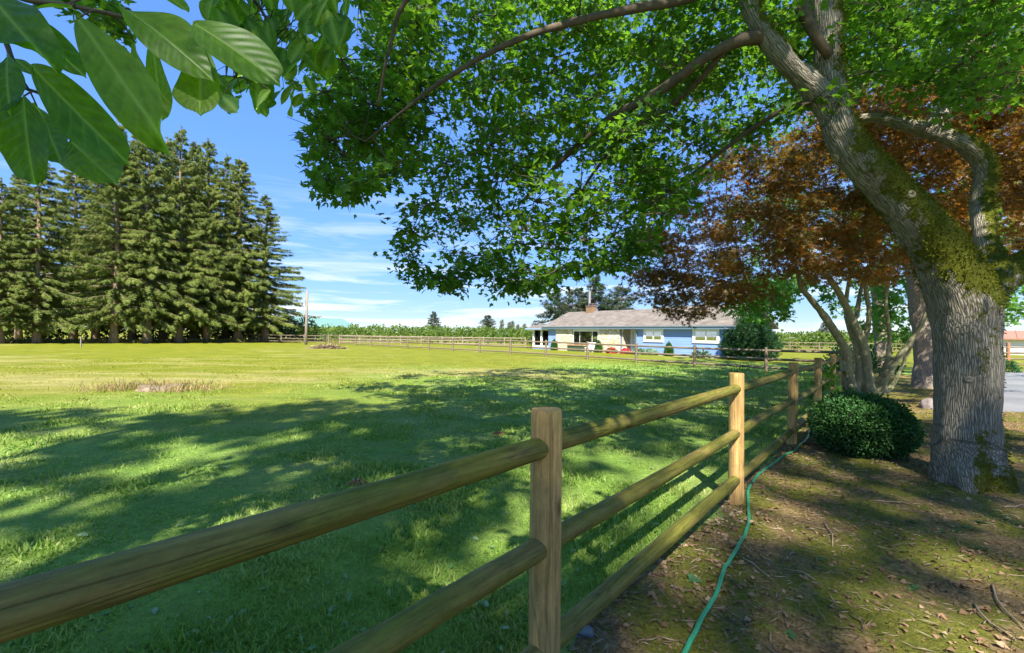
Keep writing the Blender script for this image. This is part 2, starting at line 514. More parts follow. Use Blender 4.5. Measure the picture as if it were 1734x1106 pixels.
def build_driveway():
    poly = [gp(1600, 694), gp(1690, 703), gp(1760, 712), gp(1900, 735), gp(2300, 800), gp(2300, 640), gp(1900, 632), gp(1740, 629), gp(1600, 629)]
    m, n, l, out = new_mat('asphalt')
    tcn = N(n, 'ShaderNodeTexCoord')
    p = N(n, 'ShaderNodeBsdfPrincipled', Roughness=0.8)
    a = N(n, 'ShaderNodeTexNoise', Scale=60.0, Detail=4.0); b = N(n, 'ShaderNodeTexNoise', Scale=0.6, Detail=5.0)
    l.new(tcn.outputs['Object'], a.inputs['Vector']); l.new(tcn.outputs['Object'], b.inputs['Vector'])
    ad = N(n, 'ShaderNodeMath', operation='ADD'); l.new(a.outputs['Fac'], ad.inputs[0]); l.new(b.outputs['Fac'], ad.inputs[1])
    hf = N(n, 'ShaderNodeMath', operation='MULTIPLY'); hf.inputs[1].default_value = 0.5; l.new(ad.outputs[0], hf.inputs[0])
    r = ramp(n, [(0.35, (0.13, 0.13, 0.135)), (0.65, (0.24, 0.24, 0.245))]); l.new(hf.outputs[0], r.inputs['Fac'])
    l.new(r.outputs[0], p.inputs['Base Color']); l.new(p.outputs[0], out.inputs[0])
    # fan of strips between the near and the far edge, following the terrain
    near = spline(np.array(poly[:5]), 24); far = spline(np.array(poly[5:][::-1]), 24)
    t = np.linspace(0, 1, 16)[:, None, None]
    G = near[None] * (1 - t) + far[None] * t
    X, Y = G[..., 0], G[..., 1]
    V = np.stack([X, Y, gz(X, Y) + 0.05], -1)
    V[0, :, 2] -= 0.06; V[-1, :, 2] -= 0.06
    V = V.reshape(-1, 3)
    i = np.arange(15)[:, None] * 24; k = np.arange(23)[None]
    Fq = np.stack([i + k, i + k + 1, i + 24 + k + 1, i + 24 + k], -1).reshape(-1, 4)
    o = obj('driveway', V, Fq, m, smooth=True)
    tag(o, 'grey asphalt driveway beyond the maple trunk', kind='structure')

build_ground(); build_bed(); build_driveway()
# ------------------------------------------------------------------ wood materials
def wood_mat(name, base, algae, amount, gloss=0.65):
    m, n, l, out = new_mat(name)
    tcn = N(n, 'ShaderNodeTexCoord')
    oi = N(n, 'ShaderNodeObjectInfo')
    at_ = N(n, 'ShaderNodeAttribute', attribute_name='grain')        # local axis coordinates of the log
    off = N(n, 'ShaderNodeVectorMath', operation='ADD'); l.new(at_.outputs['Vector'], off.inputs[0])
    cmb = N(n, 'ShaderNodeCombineXYZ'); l.new(oi.outputs['Random'], cmb.inputs[0])
    sc = N(n, 'ShaderNodeVectorMath', operation='SCALE'); sc.inputs['Scale'].default_value = 37.0
    l.new(cmb.outputs[0], sc.inputs[0]); l.new(sc.outputs[0], off.inputs[1])
    mpn = N(n, 'ShaderNodeMapping'); mpn.inputs['Scale'].default_value = (22, 22, 0.9); l.new(off.outputs[0], mpn.inputs['Vector'])
    g1 = N(n, 'ShaderNodeTexNoise', Scale=2.4, Detail=6.0, Roughness=0.6, Distortion=0.6); l.new(mpn.outputs[0], g1.inputs['Vector'])
    mp2 = N(n, 'ShaderNodeMapping'); mp2.inputs['Scale'].default_value = (5, 5, 1.3); l.new(off.outputs[0], mp2.inputs['Vector'])
    g2 = N(n, 'ShaderNodeTexNoise', Scale=1.4, Detail=5.0, Roughness=0.65); l.new(mp2.outputs[0], g2.inputs['Vector'])
    b = np.array(base)
    rp = ramp(n, [(0.28, b * 0.55), (0.5, b), (0.72, b * 1.4)]); l.new(g1.outputs['Fac'], rp.inputs['Fac'])
    al = ramp(n, [(0.3, np.array(algae) * 0.6), (0.7, np.array(algae) * 1.35)]); l.new(g1.outputs['Fac'], al.inputs['Fac'])
    af = ramp(n, [(0.62 - amount * 0.4, 0.0), (0.80 - amount * 0.4, 0.85)]); l.new(g2.outputs['Fac'], af.inputs['Fac'])
    mxn = N(n, 'ShaderNodeMix', data_type='RGBA'); l.new(af.outputs[0], mxn.inputs['Factor'])
    l.new(rp.outputs[0], mxn.inputs['A']); l.new(al.outputs[0], mxn.inputs['B'])
    # drying cracks
    mp3 = N(n, 'ShaderNodeMapping'); mp3.inputs['Scale'].default_value = (16, 16, 0.55); l.new(off.outputs[0], mp3.inputs['Vector'])
    vz = N(n, 'ShaderNodeTexNoise', Scale=1.0, Detail=2.0); l.new(mp3.outputs[0], vz.inputs['Vector'])
    ck = ramp(n, [(0.478, 1.0), (0.492, 0.30), (0.506, 1.0)]); l.new(vz.outputs['Fac'], ck.inputs['Fac'])
    cm = N(n, 'ShaderNodeMix', data_type='RGBA', blend_type='MULTIPLY'); cm.inputs['Factor'].default_value = 0.5
    l.new(mxn.outputs['Result'], cm.inputs['A']); l.new(ck.outputs[0], cm.inputs['B'])
    mp4 = N(n, 'ShaderNodeMapping'); mp4.inputs['Scale'].default_value = (9, 9, 3.0); l.new(off.outputs[0], mp4.inputs['Vector'])
    kn = N(n, 'ShaderNodeTexVoronoi', Scale=1.0); l.new(mp4.outputs[0], kn.inputs['Vector'])
    kr = ramp(n, [(0.05, 0.30), (0.13, 0.75), (0.2, 1.0)]); l.new(kn.outputs['Distance'], kr.inputs['Fac'])
    gr_ = N(n, 'ShaderNodeTexNoise', Scale=3.0, Detail=8.0, Roughness=0.8); l.new(mp4.outputs[0], gr_.inputs['Vector'])
    gg = ramp(n, [(0.32, 0.55), (0.6, 1.15)]); l.new(gr_.outputs['Fac'], gg.inputs['Fac'])
    km = N(n, 'ShaderNodeMix', data_type='RGBA', blend_type='MULTIPLY'); km.inputs['Factor'].default_value = 0.8; l.new(kr.outputs[0], km.inputs['A']); l.new(gg.outputs[0], km.inputs['B'])
    k2 = N(n, 'ShaderNodeMix', data_type='RGBA', blend_type='MULTIPLY'); k2.inputs['Factor'].default_value = 1.0
    l.new(cm.outputs['Result'], k2.inputs['A']); l.new(km.outputs['Result'], k2.inputs['B'])
    p = N(n, 'ShaderNodeBsdfPrincipled', Roughness=gloss); p.inputs['Specular IOR Level'].default_value = 0.25
    l.new(k2.outputs['Result'], p.inputs['Base Color'])
    hm = N(n, 'ShaderNodeMath', operation='MULTIPLY_ADD'); hm.inputs[1].default_value = 0.6
    l.new(g1.outputs['Fac'], hm.inputs[0]); l.new(ck.outputs[0], hm.inputs[2])
    bn = N(n, 'ShaderNodeBump', Strength=0.5, Distance=0.006); l.new(hm.outputs[0], bn.inputs['Height'])
    l.new(bn.outputs[0], p.inputs['Normal']); l.new(p.outputs[0], out.inputs[0])
    return m
M_POST = wood_mat('weathered_post_wood', (0.44, 0.27, 0.095), (0.27, 0.24, 0.06), 0.25)
M_RAIL = wood_mat('algae_rail_wood', (0.205, 0.150, 0.044), (0.135, 0.135, 0.016), 0.70)
M_GREY = wood_mat('grey_rail_wood', (0.20, 0.15, 0.10), (0.14, 0.12, 0.075), 0.3)
M_PALE = wood_mat('pale_rail_wood', (0.32, 0.25, 0.18), (0.24, 0.20, 0.14), 0.3)

def log(name, A, B, r0, r1, mat, parent, n=20, m=26, wob=0.03, ends=None, seed=0):
    """round pole from A to B as one mesh with a slightly chamfered end and grain coordinates"""
    A = np.asarray(A, float); B = np.asarray(B, float); L = np.linalg.norm(B - A)
    t = np.concatenate([[0, 0.012 / L], np.linspace(0.03, 0.97, m), [1 - 0.012 / L, 1]])
    P = A + (B - A) * t[:, None]
    if wob:
        rs = np.random.default_rng(seed)
        q = unit(np.cross(B - A, rs.normal(size=3)))
        P = P + q * (np.sin(t * np.pi) * wob * 0.6 * rs.normal())[:, None] * 0.35
    R = r0 + (r1 - r0) * t
    R[0] *= 0.95; R[-1] *= 0.95
    if ends:
        R = R * np.where((t * L < ends[0]) | ((1 - t) * L < ends[0]), ends[1], 1.0)
    g = Geo(); tv, tq = tube(P, R, n, wob, seed); g.add(tv, tq)
    for ring, c, flip in ((tv[:n], P[0], 1), (tv[-n:], P[-1], 0)):      # sawn ends with their own crisp edge
        k = np.arange(n); tri = np.stack([np.full(n, n), k, (k + 1) % n], 1)
        g.add(np.vstack([ring, c]), tri[:, ::-1] if flip else tri)
    V, fs = g.get()
    T = unit(B - A); u = unit(np.cross(T, [0.31, 0.2, 0.92] if abs(T[2]) < 0.8 else [1, 0, 0])); w = np.cross(T, u)
    o = obj(name, V, fs, mat, parent, smooth=True)
    loc = np.stack([(V - A) @ u, (V - A) @ w, (V - A) @ T], 1).astype(np.float32)
    ga = o.data.attributes.new('grain', 'FLOAT_VECTOR', 'POINT'); ga.data.foreach_set('vector', loc.ravel())
    # flat shaded ends
    return o

def build_fence(label, pts, heights, rail_z, post_r, rail_r, pm, rm, first=0, seed=0, group=None, hi=True, name='rail_fence', sunk=0.35, jit=0.5, base_fn=None):
    pts = [np.asarray(p, float) for p in pts]
    fz = base_fn or (lambda x, y: float(gz(x, y)))
    t = thing(name, (*pts[0], fz(*pts[0])), label, 'fence', group)
    rs = np.random.default_rng(seed)
    for i, p in enumerate(pts):
        z = fz(*p)
        lean = rs.normal(size=2) * 0.012 * jit
        log('post', (p[0], p[1], z - sunk), (p[0] + lean[0], p[1] + lean[1], z + heights + rs.normal() * 0.02 * jit), post_r * 1.02, post_r * 0.98, pm, t,
            n=28 if hi else 8, m=24 if hi else 3, wob=0.02 if hi else 0.0, seed=seed + i)
    for i in range(len(pts) - 1):
        a, b = pts[i], pts[i + 1]
        d = unit(b - a)
        for k, rz in enumerate(rail_z):
            e = rs.normal(size=2) * 0.012 * jit
            A = np.array([*(a + d * post_r * 0.35), fz(*a) + rz + e[0]]); B = np.array([*(b - d * post_r * 0.35), fz(*b) + rz + e[1]])
            f = rs.uniform(0.92, 1.06)
            log('rail', A, B, rail_r * f, rail_r * f * rs.uniform(0.93, 1.05), rm, t, n=26 if hi else 7, m=40 if hi else 3, wob=0.035 if hi else 0.0, seed=seed * 31 + i * 7 + k)
    return t

build_fence('three-rail round log fence with mossy green rails running beside the planting bed', [FP0 + FD * k for k in range(-1, 9)], 1.21, (0.225, 0.645, 1.065), 0.066, 0.0435, M_POST, M_RAIL, seed=3)
PF0 = np.array([12.8, 22.9]); PFD = np.array([-2.58, 2.51])
build_fence('long grey three-rail fence crossing the pasture in front of the house', [PF0 + PFD * k for k in range(-1, 15)], 1.21, (0.2, 0.63, 1.05), 0.085, 0.058, M_GREY, M_GREY, seed=5, hi=False)
pe = PF0 + PFD * 14
build_fence('weathered rail fence behind the utility pole and the spruce trunks', [pe + np.array([-0.25, 0.4]) + np.array([-3.4, 0.75]) * k for k in range(0, 9)], 1.2, (0.25, 0.62, 1.02), 0.09, 0.05, M_GREY, M_GREY, seed=6, hi=False)
build_fence('pale rail fence in front of the orchard left of the house', [np.array([-23.0 + 2.75 * k, 60.8 - 0.12 * k]) for k in range(0, 10)], 1.2, (0.25, 0.62, 1.05), 0.08, 0.06, M_PALE, M_PALE, seed=7, hi=False)
build_fence('thin dark fence below the orchard beyond the conical yew', [np.array([22.0 + 3.0 * k, 52.0 - 0.4 * k]) for k in range(0, 8)], 1.2, (0.35, 0.7, 1.08), 0.08, 0.05, M_GREY, M_GREY, seed=8, hi=False)
build_fence('fence with reddish post and grey rails in front of the white building', [np.array([29.0 + 3.2 * k, 26.6 + 0.5 * k]) for k in range(-1, 4)], 1.5, (0.22, 0.55, 0.9, 1.22), 0.09, 0.045, plain('red_brown_post', (0.33, 0.15, 0.08), var=0.3), M_GREY, seed=9, hi=False)

# ------------------------------------------------------------------ house
HR = np.array([16.06, 33.4]); HU = np.array([-0.634, 0.773]); HN = np.array([-0.773, -0.634])
def t_px(px):
    q = (px - CX) / F_PX
    return (HR[0] - q * HR[1]) / (0.634 + 0.773 * q)
def z_px(px, py):
    d = HR[1] + 0.773 * t_px(px)
    return CAM_Z - ((py - CY) - math.tan(ROLL) * (px - CX)) * d / F_PX
def HM(V):
    """house coordinates (t along facade to the left, o outward, z) -> world"""
    V = np.asarray(V, float)
    return np.stack([HR[0] + V[:, 0] * HU[0] + V[:, 1] * HN[0], HR[1] + V[:, 0] * HU[1] + V[:, 1] * HN[1], V[:, 2]], 1)
def hbox(g, t0, t1, o0, o1, z0, z1):
    return g.box((t0, o0, z0), (t1, o1, z1), HM)

M_BLUE = plain('blue_siding_paint', (0.215, 0.335, 0.60), 0.6, 0.35, var=0.05, vscale=2.0)
M_WHITE = plain('white_trim_paint', (0.85, 0.85, 0.84), 0.45, 0.4, var=0.03)
M_TRIMB = plain('pale_blue_fascia_paint', (0.26, 0.37, 0.52), 0.5)
M_GUT = plain('dark_gutter_edge', (0.16, 0.20, 0.25), 0.4)
M_BRICK = plain('tan_chimney_brick', (0.26, 0.16, 0.09), 0.85, 0.2, var=0.25, vscale=9, bump=0.4, bscale=30)
M_STEEL = plain('galvanised_flue', (0.36, 0.33, 0.33), 0.45, 0.5, metallic=0.5, var=0.2)
M_CAPST = plain('chimney_cap_stone', (0.15, 0.11, 0.10), 0.8)
M_INT = plain('room_interior', (0.16, 0.13, 0.10), 0.8, var=0.3, vscale=2)
M_WARM = plain('warm_room_wall', (0.75, 0.48, 0.20), 0.7, var=0.25, vscale=1.5)
M_CURT = plain('pale_curtain', (0.42, 0.56, 0.60), 0.8, var=0.2, vscale=12, stretch=(6, 6, 0.3))
M_SLAB = plain('foundation_concrete', (0.35, 0.34, 0.32), 0.85, var=0.2)

def glass_mat(name, tint, fac):
    m, n, l, out = new_mat(name)
    t = N(n, 'ShaderNodeBsdfTransparent'); t.inputs[0].default_value = (*tint, 1)
    g = N(n, 'ShaderNodeBsdfGlossy', Roughness=0.015); g.inputs[0].default_value = (0.9, 0.95, 1, 1)
    fr = N(n, 'ShaderNodeFresnel', IOR=1.5)
    ad = N(n, 'ShaderNodeMath', operation='ADD'); ad.inputs[1].default_value = fac; ad.use_clamp = True
    l.new(fr.outputs[0], ad.inputs[0])
    ms = N(n, 'ShaderNodeMixShader'); l.new(ad.outputs[0], ms.inputs[0]); l.new(t.outputs[0], ms.inputs[1]); l.new(g.outputs[0], ms.inputs[2])
    l.new(ms.outputs[0], out.inputs[0]); return m
M_GLASS = glass_mat('window_glass', (0.75, 0.8, 0.8), 0.38)
M_GLASS2 = glass_mat('sunroom_glass', (0.95, 0.95, 0.92), 0.05)

def roof_mat():
    m, n, l, out = new_mat('asphalt_shingles')
    tcn = N(n, 'ShaderNodeTexCoord')
    mpn = N(n, 'ShaderNodeMapping'); mpn.inputs['Rotation'].default_value = (0, 0, -math.atan2(HU[1], HU[0])); l.new(tcn.outputs['Object'], mpn.inputs['Vector'])
    br = N(n, 'ShaderNodeTexBrick', Scale=1.0); br.inputs['Brick Width'].default_value = 0.42; br.inputs['Row Height'].default_value = 0.17
    br.inputs['Mortar Size'].default_value = 0.012
    br.inputs['Color1'].default_value = (0.165, 0.138, 0.112, 1); br.inputs['Color2'].default_value = (0.225, 0.193, 0.158, 1); br.inputs['Mortar'].default_value = (0.12, 0.10, 0.085, 1)
    l.new(mpn.outputs[0], br.inputs['Vector'])
    nz = N(n, 'ShaderNodeTexNoise', Scale=1.3, Detail=8.0, Roughness=0.7); l.new(tcn.outputs['Object'], nz.inputs['Vector'])
    r = ramp(n, [(0.3, 0.7), (0.7, 1.3)]); l.new(nz.outputs['Fac'], r.inputs['Fac'])
    mu = N(n, 'ShaderNodeMix', data_type='RGBA', blend_type='MULTIPLY'); mu.inputs['Factor'].default_value = 1.0
    l.new(br.outputs['Color'], mu.inputs['A']); l.new(r.outputs[0], mu.inputs['B'])
    p = N(n, 'ShaderNodeBsdfPrincipled', Roughness=0.9); p.inputs['Specular IOR Level'].default_value = 0.2
    l.new(mu.outputs['Result'], p.inputs['Base Color'])
    b = N(n, 'ShaderNodeBump', Strength=0.6, Distance=0.02); l.new(br.outputs['Fac'], b.inputs['Height']); b.invert = True
    l.new(b.outputs[0], p.inputs['Normal']); l.new(p.outputs[0], out.inputs[0]); return m
def stone_mat():
    m, n, l, out = new_mat('ledge_stone_facing')
    tcn = N(n, 'ShaderNodeTexCoord')
    mpn = N(n, 'ShaderNodeMapping'); mpn.inputs['Scale'].default_value = (3.2, 3.2, 6.0); l.new(tcn.outputs['Object'], mpn.inputs['Vector'])
    v = N(n, 'ShaderNodeTexVoronoi', Scale=1.3); l.new(mpn.outputs[0], v.inputs['Vector'])
    v2 = N(n, 'ShaderNodeTexVoronoi', Scale=1.3, feature='DISTANCE_TO_EDGE'); l.new(mpn.outputs[0], v2.inputs['Vector'])
    sp = N(n, 'ShaderNodeSeparateColor'); l.new(v.outputs['Color'], sp.inputs[0])
    r = ramp(n, [(0.0, (0.45, 0.35, 0.18)), (0.4, (0.68, 0.57, 0.34)), (0.75, (0.78, 0.72, 0.56)), (1.0, (0.6, 0.55, 0.48))]); l.new(sp.outputs[0], r.inputs['Fac'])
    e = ramp(n, [(0.0, 0.3), (0.06, 1.0)]); l.new(v2.outputs['Distance'], e.inputs['Fac'])
    mu = N(n, 'ShaderNodeMix', data_type='RGBA', blend_type='MULTIPLY'); mu.inputs['Factor'].default_value = 1.0
    l.new(r.outputs[0], mu.inputs['A']); l.new(e.outputs[0], mu.inputs['B'])
    p = N(n, 'ShaderNodeBsdfPrincipled', Roughness=0.85); l.new(mu.outputs['Result'], p.inputs['Base Color'])
    b = N(n, 'ShaderNodeBump', Strength=0.8, Distance=0.05); l.new(e.outputs[0], b.inputs['Height']); l.new(b.outputs[0], p.inputs['Normal'])
    l.new(p.outputs[0], out.inputs[0]); return m
M_ROOF = roof_mat(); M_STONE = stone_mat()

def build_house():
    h = thing('house', (*HR, 0), 'long low blue ranch house with brown shingle roof and stone panels', 'house')
    TL = t_px(928); TS = t_px(899); DEP = 7.2
    tb = t_px(1078)            # siding / entry boundary
    EZ = 2.30
    # core walls, set behind the facings; openings for the picture window, entry and sunroom
    w = Geo()
    tA, tB, tC, tD = t_px(1014), t_px(970), t_px(1053), t_px(1076)
    wl_ = t_px(1123), t_px(1090), t_px(1218), t_px(1173)
    hbox(w, 0, tD, -0.22, -0.05, -0.3, EZ)
    hbox(w, tC, tA, -0.22, -0.05, -0.3, EZ)
    hbox(w, tB, TL, -0.22, -0.05, -0.3, EZ)
    hbox(w, 0, 0.17, -DEP, -0.22, -0.3, EZ); hbox(w, TL - 0.17, TL, -DEP, -0.22, -0.3, EZ); hbox(w, 0.17, TL - 0.17, -DEP, -DEP + 0.17, -0.3, EZ)
    wall = w.build('wall', M_BLUE, h)
    # window openings: the two bedroom windows sit proud of the siding
    f = Geo(); hbox(f, tA, tB, -0.22, -0.05, -0.3, z_px(990, 588)); f.build('window_apron', M_WHITE, h)
    f = Geo(); hbox(f, tA, tB, -0.22, -0.05, z_px(990, 559), EZ); f.build('window_header', M_WHITE, h)
    fl = Geo(); hbox(fl, 0.2, TL - 0.2, -DEP + 0.2, -0.24, 0.02, 0.06); fl.build('room_floor', M_INT, h)
    bk = Geo(); hbox(bk, tD - 1.0, TL - 0.3, -3.2, -3.1, 0.07, EZ); bk.build('room_wall', M_INT, h)
    # lap siding boards
    z0, bh = 0.12, 0.215
    nb = int((EZ - z0) / bh) + 1
    for (a, b) in ((0.0, tb),):
        for i in range(nb):
            g = Geo(); zz0 = z0 + i * bh; zz1 = min(zz0 + bh + 0.012, EZ)
            Vb = HM(np.array([[a, -0.05, zz0], [b, -0.05, zz0], [b, -0.026, zz0], [a, -0.026, zz0], [a, -0.05, zz1], [b, -0.05, zz1], [b, -0.036, zz1], [a, -0.036, zz1]]))
            g.add(Vb, [[0, 1, 2, 3], [4, 7, 6, 5], [3, 2, 6, 7], [0, 4, 5, 1], [0, 3, 7, 4], [1, 5, 6, 2]]); g.build('siding_board', M_BLUE, wall)
    # corner boards
    g = Geo(); hbox(g, -0.02, 0.10, -0.05, 0.012, 0.1, EZ); g.build('corner_board', M_WHITE, h)
    # right end wall siding boards (glimpsed beside the yew)
    g = Geo(); hbox(g, 0.0, tb, -0.06, 0.0, -0.3, 0.12); g.build('foundation', M_SLAB, h)
    # stone panels
    for (p0, p1) in ((942, 969.5), (1014.5, 1050)):
        g = Geo(); hbox(g, t_px(p1), t_px(p0), -0.05, 0.06, -0.25, EZ); g.build('stone_panel', M_STONE, h)
    g = Geo(); hbox(g, t_px(1054.5), t_px(1050), -1.2, -0.05, -0.25, EZ); g.build('stone_panel', M_STONE, h)
    # windows
    def window(p0, p1, y0, y1, panes, fr=0.20, proud=0.045, mat=M_GLASS, curtains=(), solid=True):
        a, b = t_px(p1), t_px(p0); zt, zb = z_px((p0 + p1) / 2, y0), z_px((p0 + p1) / 2, y1)
        wn_ = Geo()
        hbox(wn_, a, b, -0.02, proud, zb, zb + fr); hbox(wn_, a, b, -0.02, proud, zt - fr, zt)
        hbox(wn_, a, a + fr, -0.02, proud, zb + fr, zt - fr); hbox(wn_, b - fr, b, -0.02, proud, zb + fr, zt - fr)
        win = wn_.build('window', M_WHITE, h)
        x0, x1 = a + fr, b - fr
        cuts = [x0 + (x1 - x0) * c for c in panes]
        for i in range(len(cuts) - 1):
            if i:
                g = Geo(); hbox(g, cuts[i] - 0.035, cuts[i] + 0.035, -0.018, proud - 0.01, zb + fr, zt - fr); g.build('mullion', M_WHITE, win)
            g = Geo(); hbox(g, cuts[i] + (0.036 if i else 0), cuts[i + 1] - (0.036 if i + 2 < len(cuts) else 0), 0.004, 0.010, zb + fr, zt - fr); g.build('pane', mat, win)
        if solid:
            g = Geo(); hbox(g, x0, x1, -0.010, -0.006, zb + fr, zt - fr); g.build('room_shade', M_INT, win)
        for (c0, c1) in curtains:
            g = Geo(); hbox(g, x0 + (x1 - x0) * c0, x0 + (x1 - x0) * c1, -0.004, 0.001, zb + fr, zt - fr); g.build('curtain', M_CURT, win)
        return win
    window(1090, 1123.5, 557.6, 579.3, (0, 0.5, 1), curtains=((0.82, 1.0),))
    window(1173, 1218.5, 557.2, 581.3, (0, 0.5, 1), curtains=((0.0, 0.2), (0.8, 1.0)))
    window(970.3, 1013.7, 559.3, 588, (0, 0.22, 0.74, 1), fr=0.12, proud=-0.0, solid=False)
    g = Geo(); hbox(g, t_px(979), t_px(972), -0.5, -0.44, 0.35, 2.1); g.build('curtain', M_CURT, h)
    # entry: recessed door with side light
    ed = Geo(); hbox(ed, tD, tC, -1.25, -1.15, -0.1, EZ); ed.build('entry_wall', M_WHITE, h)
    for nm, p0, p1, mat in (('door', 1056.5, 1063.5, M_CURT), ('side_light', 1066, 1073, M_GLASS)):
        a, b = t_px(p1), t_px(p0)
        dg = Geo(); hbox(dg, a, b, -1.149, -1.10, 0.05, 2.12); d = dg.build(nm, M_WHITE, h)
        pg = Geo(); hbox(pg, a + 0.12, b - 0.12, -1.098, -1.085, 0.25, 2.0); pg.build('pane', mat, d)
        if nm == 'door':
            kg = Geo(); hbox(kg, a + 0.04, a + 0.09, -1.098, -1.05, 1.0, 1.06); kg.build('handle', M_STEEL, d)
    g = Geo(); hbox(g, tD - 0.02, tC + 0.1, -1.2, 0.3, -0.2, 0.045); g.build('porch_step', M_SLAB, h)
    # main roof: two gabled slabs, the right one a little higher
    RO, ER = 0.36, 0.16
    def gable(t0, t1, ridge, name, eave=EZ, dep=DEP, thick=0.14, oy=0.0):
        o0, om, o1 = RO + oy, -dep / 2, -dep - RO
        e = eave - 0.0
        T = thick
        V = np.array([[t0, o0, e], [t1, o0, e], [t1, om, ridge], [t0, om, ridge], [t0, o1, e], [t1, o1, e],
                      [t0, o0, e + T], [t1, o0, e + T], [t1, om, ridge + T], [t0, om, ridge + T], [t0, o1, e + T], [t1, o1, e + T]])
        Fq = [[0, 1, 2, 3], [3, 2, 5, 4], [6, 9, 8, 7], [9, 10, 11, 8], [0, 6, 7, 1], [4, 5, 11, 10], [0, 3, 9, 6], [3, 4, 10, 9], [1, 7, 8, 2], [2, 8, 11, 5]]
        return obj(name, HM(V), np.array(Fq), M_ROOF, h)
    tm = t_px(1066)
    r1 = gable(tm, TL + 0.5, 4.0, 'roof')
    r2 = gable(-0.45, tm, 4.13, 'roof')
    for (a, b, rt) in ((tm + 0.003, TL + 0.52, r1), (-0.47, tm - 0.003, r2)):
        g = Geo(); hbox(g, a, b, RO + 0.003, RO + 0.035, EZ - 0.12, EZ + 0.10); g.build('fascia', M_TRIMB, rt)
        g = Geo(); hbox(g, a, b, RO + 0.036, RO + 0.13, EZ + 0.06, EZ + 0.145); g.build('gutter', M_GUT, rt)
        g = Geo(); hbox(g, a + 0.01, b - 0.01, -0.045, RO, EZ + 0.004 - 0.05, EZ - 0.006); g.build('soffit', M_TRIMB, rt)
    # gable triangles
    for tt, rz_ in ((TL - 0.09, 3.98), (0.08, 4.11)):
        V = HM(np.array([[tt, -0.05, EZ - 0.05], [tt, -DEP, EZ - 0.05], [tt, -DEP / 2, rz_], [tt + 0.08, -0.05, EZ - 0.05], [tt + 0.08, -DEP, EZ - 0.05], [tt + 0.08, -DEP / 2, rz_]]))
        obj('gable_wall', V, [np.array([[0, 1, 2], [3, 5, 4]])], M_BLUE, h)
    # downspouts
    for p in (1078.5, 1233):
        tt = t_px(p); g = Geo()
        P = HM(np.array([[tt, RO + 0.07, EZ + 0.05], [tt, RO + 0.05, EZ - 0.1], [tt, 0.10, EZ - 0.32], [tt, 0.08, EZ - 0.6], [tt, 0.08, 0.15]]))
        g.tube(P, 0.045, 8); g.build('downspout', M_GUT, h)
    # sunroom with its own lower roof, skylight and corner glazing
    g = Geo(); hbox(g, TL + 0.01, TS, -5.5, -5.35, -0.2, 2.1); hbox(g, TL + 0.01, t_px(928.5) + 0.02, -0.3, -0.1, -0.2, 2.1)
    hbox(g, TS - 0.12, TS, -5.34, -0.42, -0.2, 2.1); hbox(g, TL + 0.02, TS - 0.13, -0.35, -0.15, -0.2, 0.18); g.build('sunroom_wall', M_BLUE, h)
    g = Geo(); hbox(g, TL + 0.05, TS - 0.2, -1.0, -0.9, 0.1, 2.1); g.build('sunroom_room_wall', M_WARM, h)
    a, b = t_px(929.5), t_px(901)
    g = Geo()
    for (x0, x1) in ((a, a + 0.14), ((a + b) / 2 - 0.08, (a + b) / 2 + 0.08), (b - 0.14, b)): hbox(g, x0, x1, -0.36, -0.10, 0.18, 2.05)
    hbox(g, a + 0.141, (a + b) / 2 - 0.081, -0.34, -0.12, 0.18, 0.40); hbox(g, (a + b) / 2 + 0.081, b - 0.141, -0.34, -0.12, 0.18, 0.40)
    hbox(g, a, b, -0.37, -0.09, 2.051, 2.15)
    sw = g.build('sunroom_window', M_WHITE, h)
    for (x0, x1) in ((a + 0.145, (a + b) / 2 - 0.085), ((a + b) / 2 + 0.085, b - 0.145)):
        g = Geo(); hbox(g, x0, x1, -0.24, -0.232, 0.41, 2.045); g.build('pane', M_GLASS2, sw)
    V = np.array([[TL + 0.0, 0.25, 2.16], [TS + 0.6, 0.25, 2.16], [TS + 0.6, -4.4, 3.2], [TL, -4.4, 3.2], [TL, 0.25, 2.30], [TS + 0.6, 0.25, 2.30], [TS + 0.6, -4.4, 3.34], [TL, -4.4, 3.34]])
    sr = obj('sunroom_roof', HM(V), np.array([[0, 1, 2, 3], [4, 7, 6, 5], [0, 4, 5, 1], [1, 5, 6, 2], [2, 6, 7, 3], [3, 7, 4, 0]]), M_ROOF, h)
    g = Geo(); hbox(g, TL + 0.55, TS + 0.62, 0.253, 0.36, 2.12, 2.27); g.build('gutter', M_TRIMB, sr)
    def on(t, o, up): return [t, o, 2.30 + (0.25 - o) * (1.04 / 4.65) + up]
    ta, tb_ = TL + 1.1, TS - 0.5
    V = np.array([on(ta, -1.2, 0), on(tb_, -1.2, 0), on(tb_, -3.4, 0), on(ta, -3.4, 0), on(ta, -1.2, .14), on(tb_, -1.2, .14), on(tb_, -3.4, .14), on(ta, -3.4, .14)])
    sk = obj('skylight', HM(V), np.array([[0, 1, 2, 3], [4, 7, 6, 5], [0, 4, 5, 1], [1, 5, 6, 2], [2, 6, 7, 3], [3, 7, 4, 0]]), M_GUT, sr)
    V2 = np.array([on(ta + .12, -1.32, .143), on(tb_ - .12, -1.32, .143), on(tb_ - .12, -3.28, .143), on(ta + .12, -3.28, .143), on(ta + .12, -1.32, .165), on(tb_ - .12, -1.32, .165), on(tb_ - .12, -3.28, .165), on(ta + .12, -3.28, .165)])
    obj('pane', HM(V2), np.array([[0, 1, 2, 3], [4, 7, 6, 5], [0, 4, 5, 1], [1, 5, 6, 2], [2, 6, 7, 3], [3, 7, 4, 0]]), plain('skylight_glass', (0.35, 0.5, 0.55), 0.05, 0.6), sk)
    # chimney on the ridge
    q = (1000.5 - CX) / F_PX; om = -DEP / 2 + 0.1
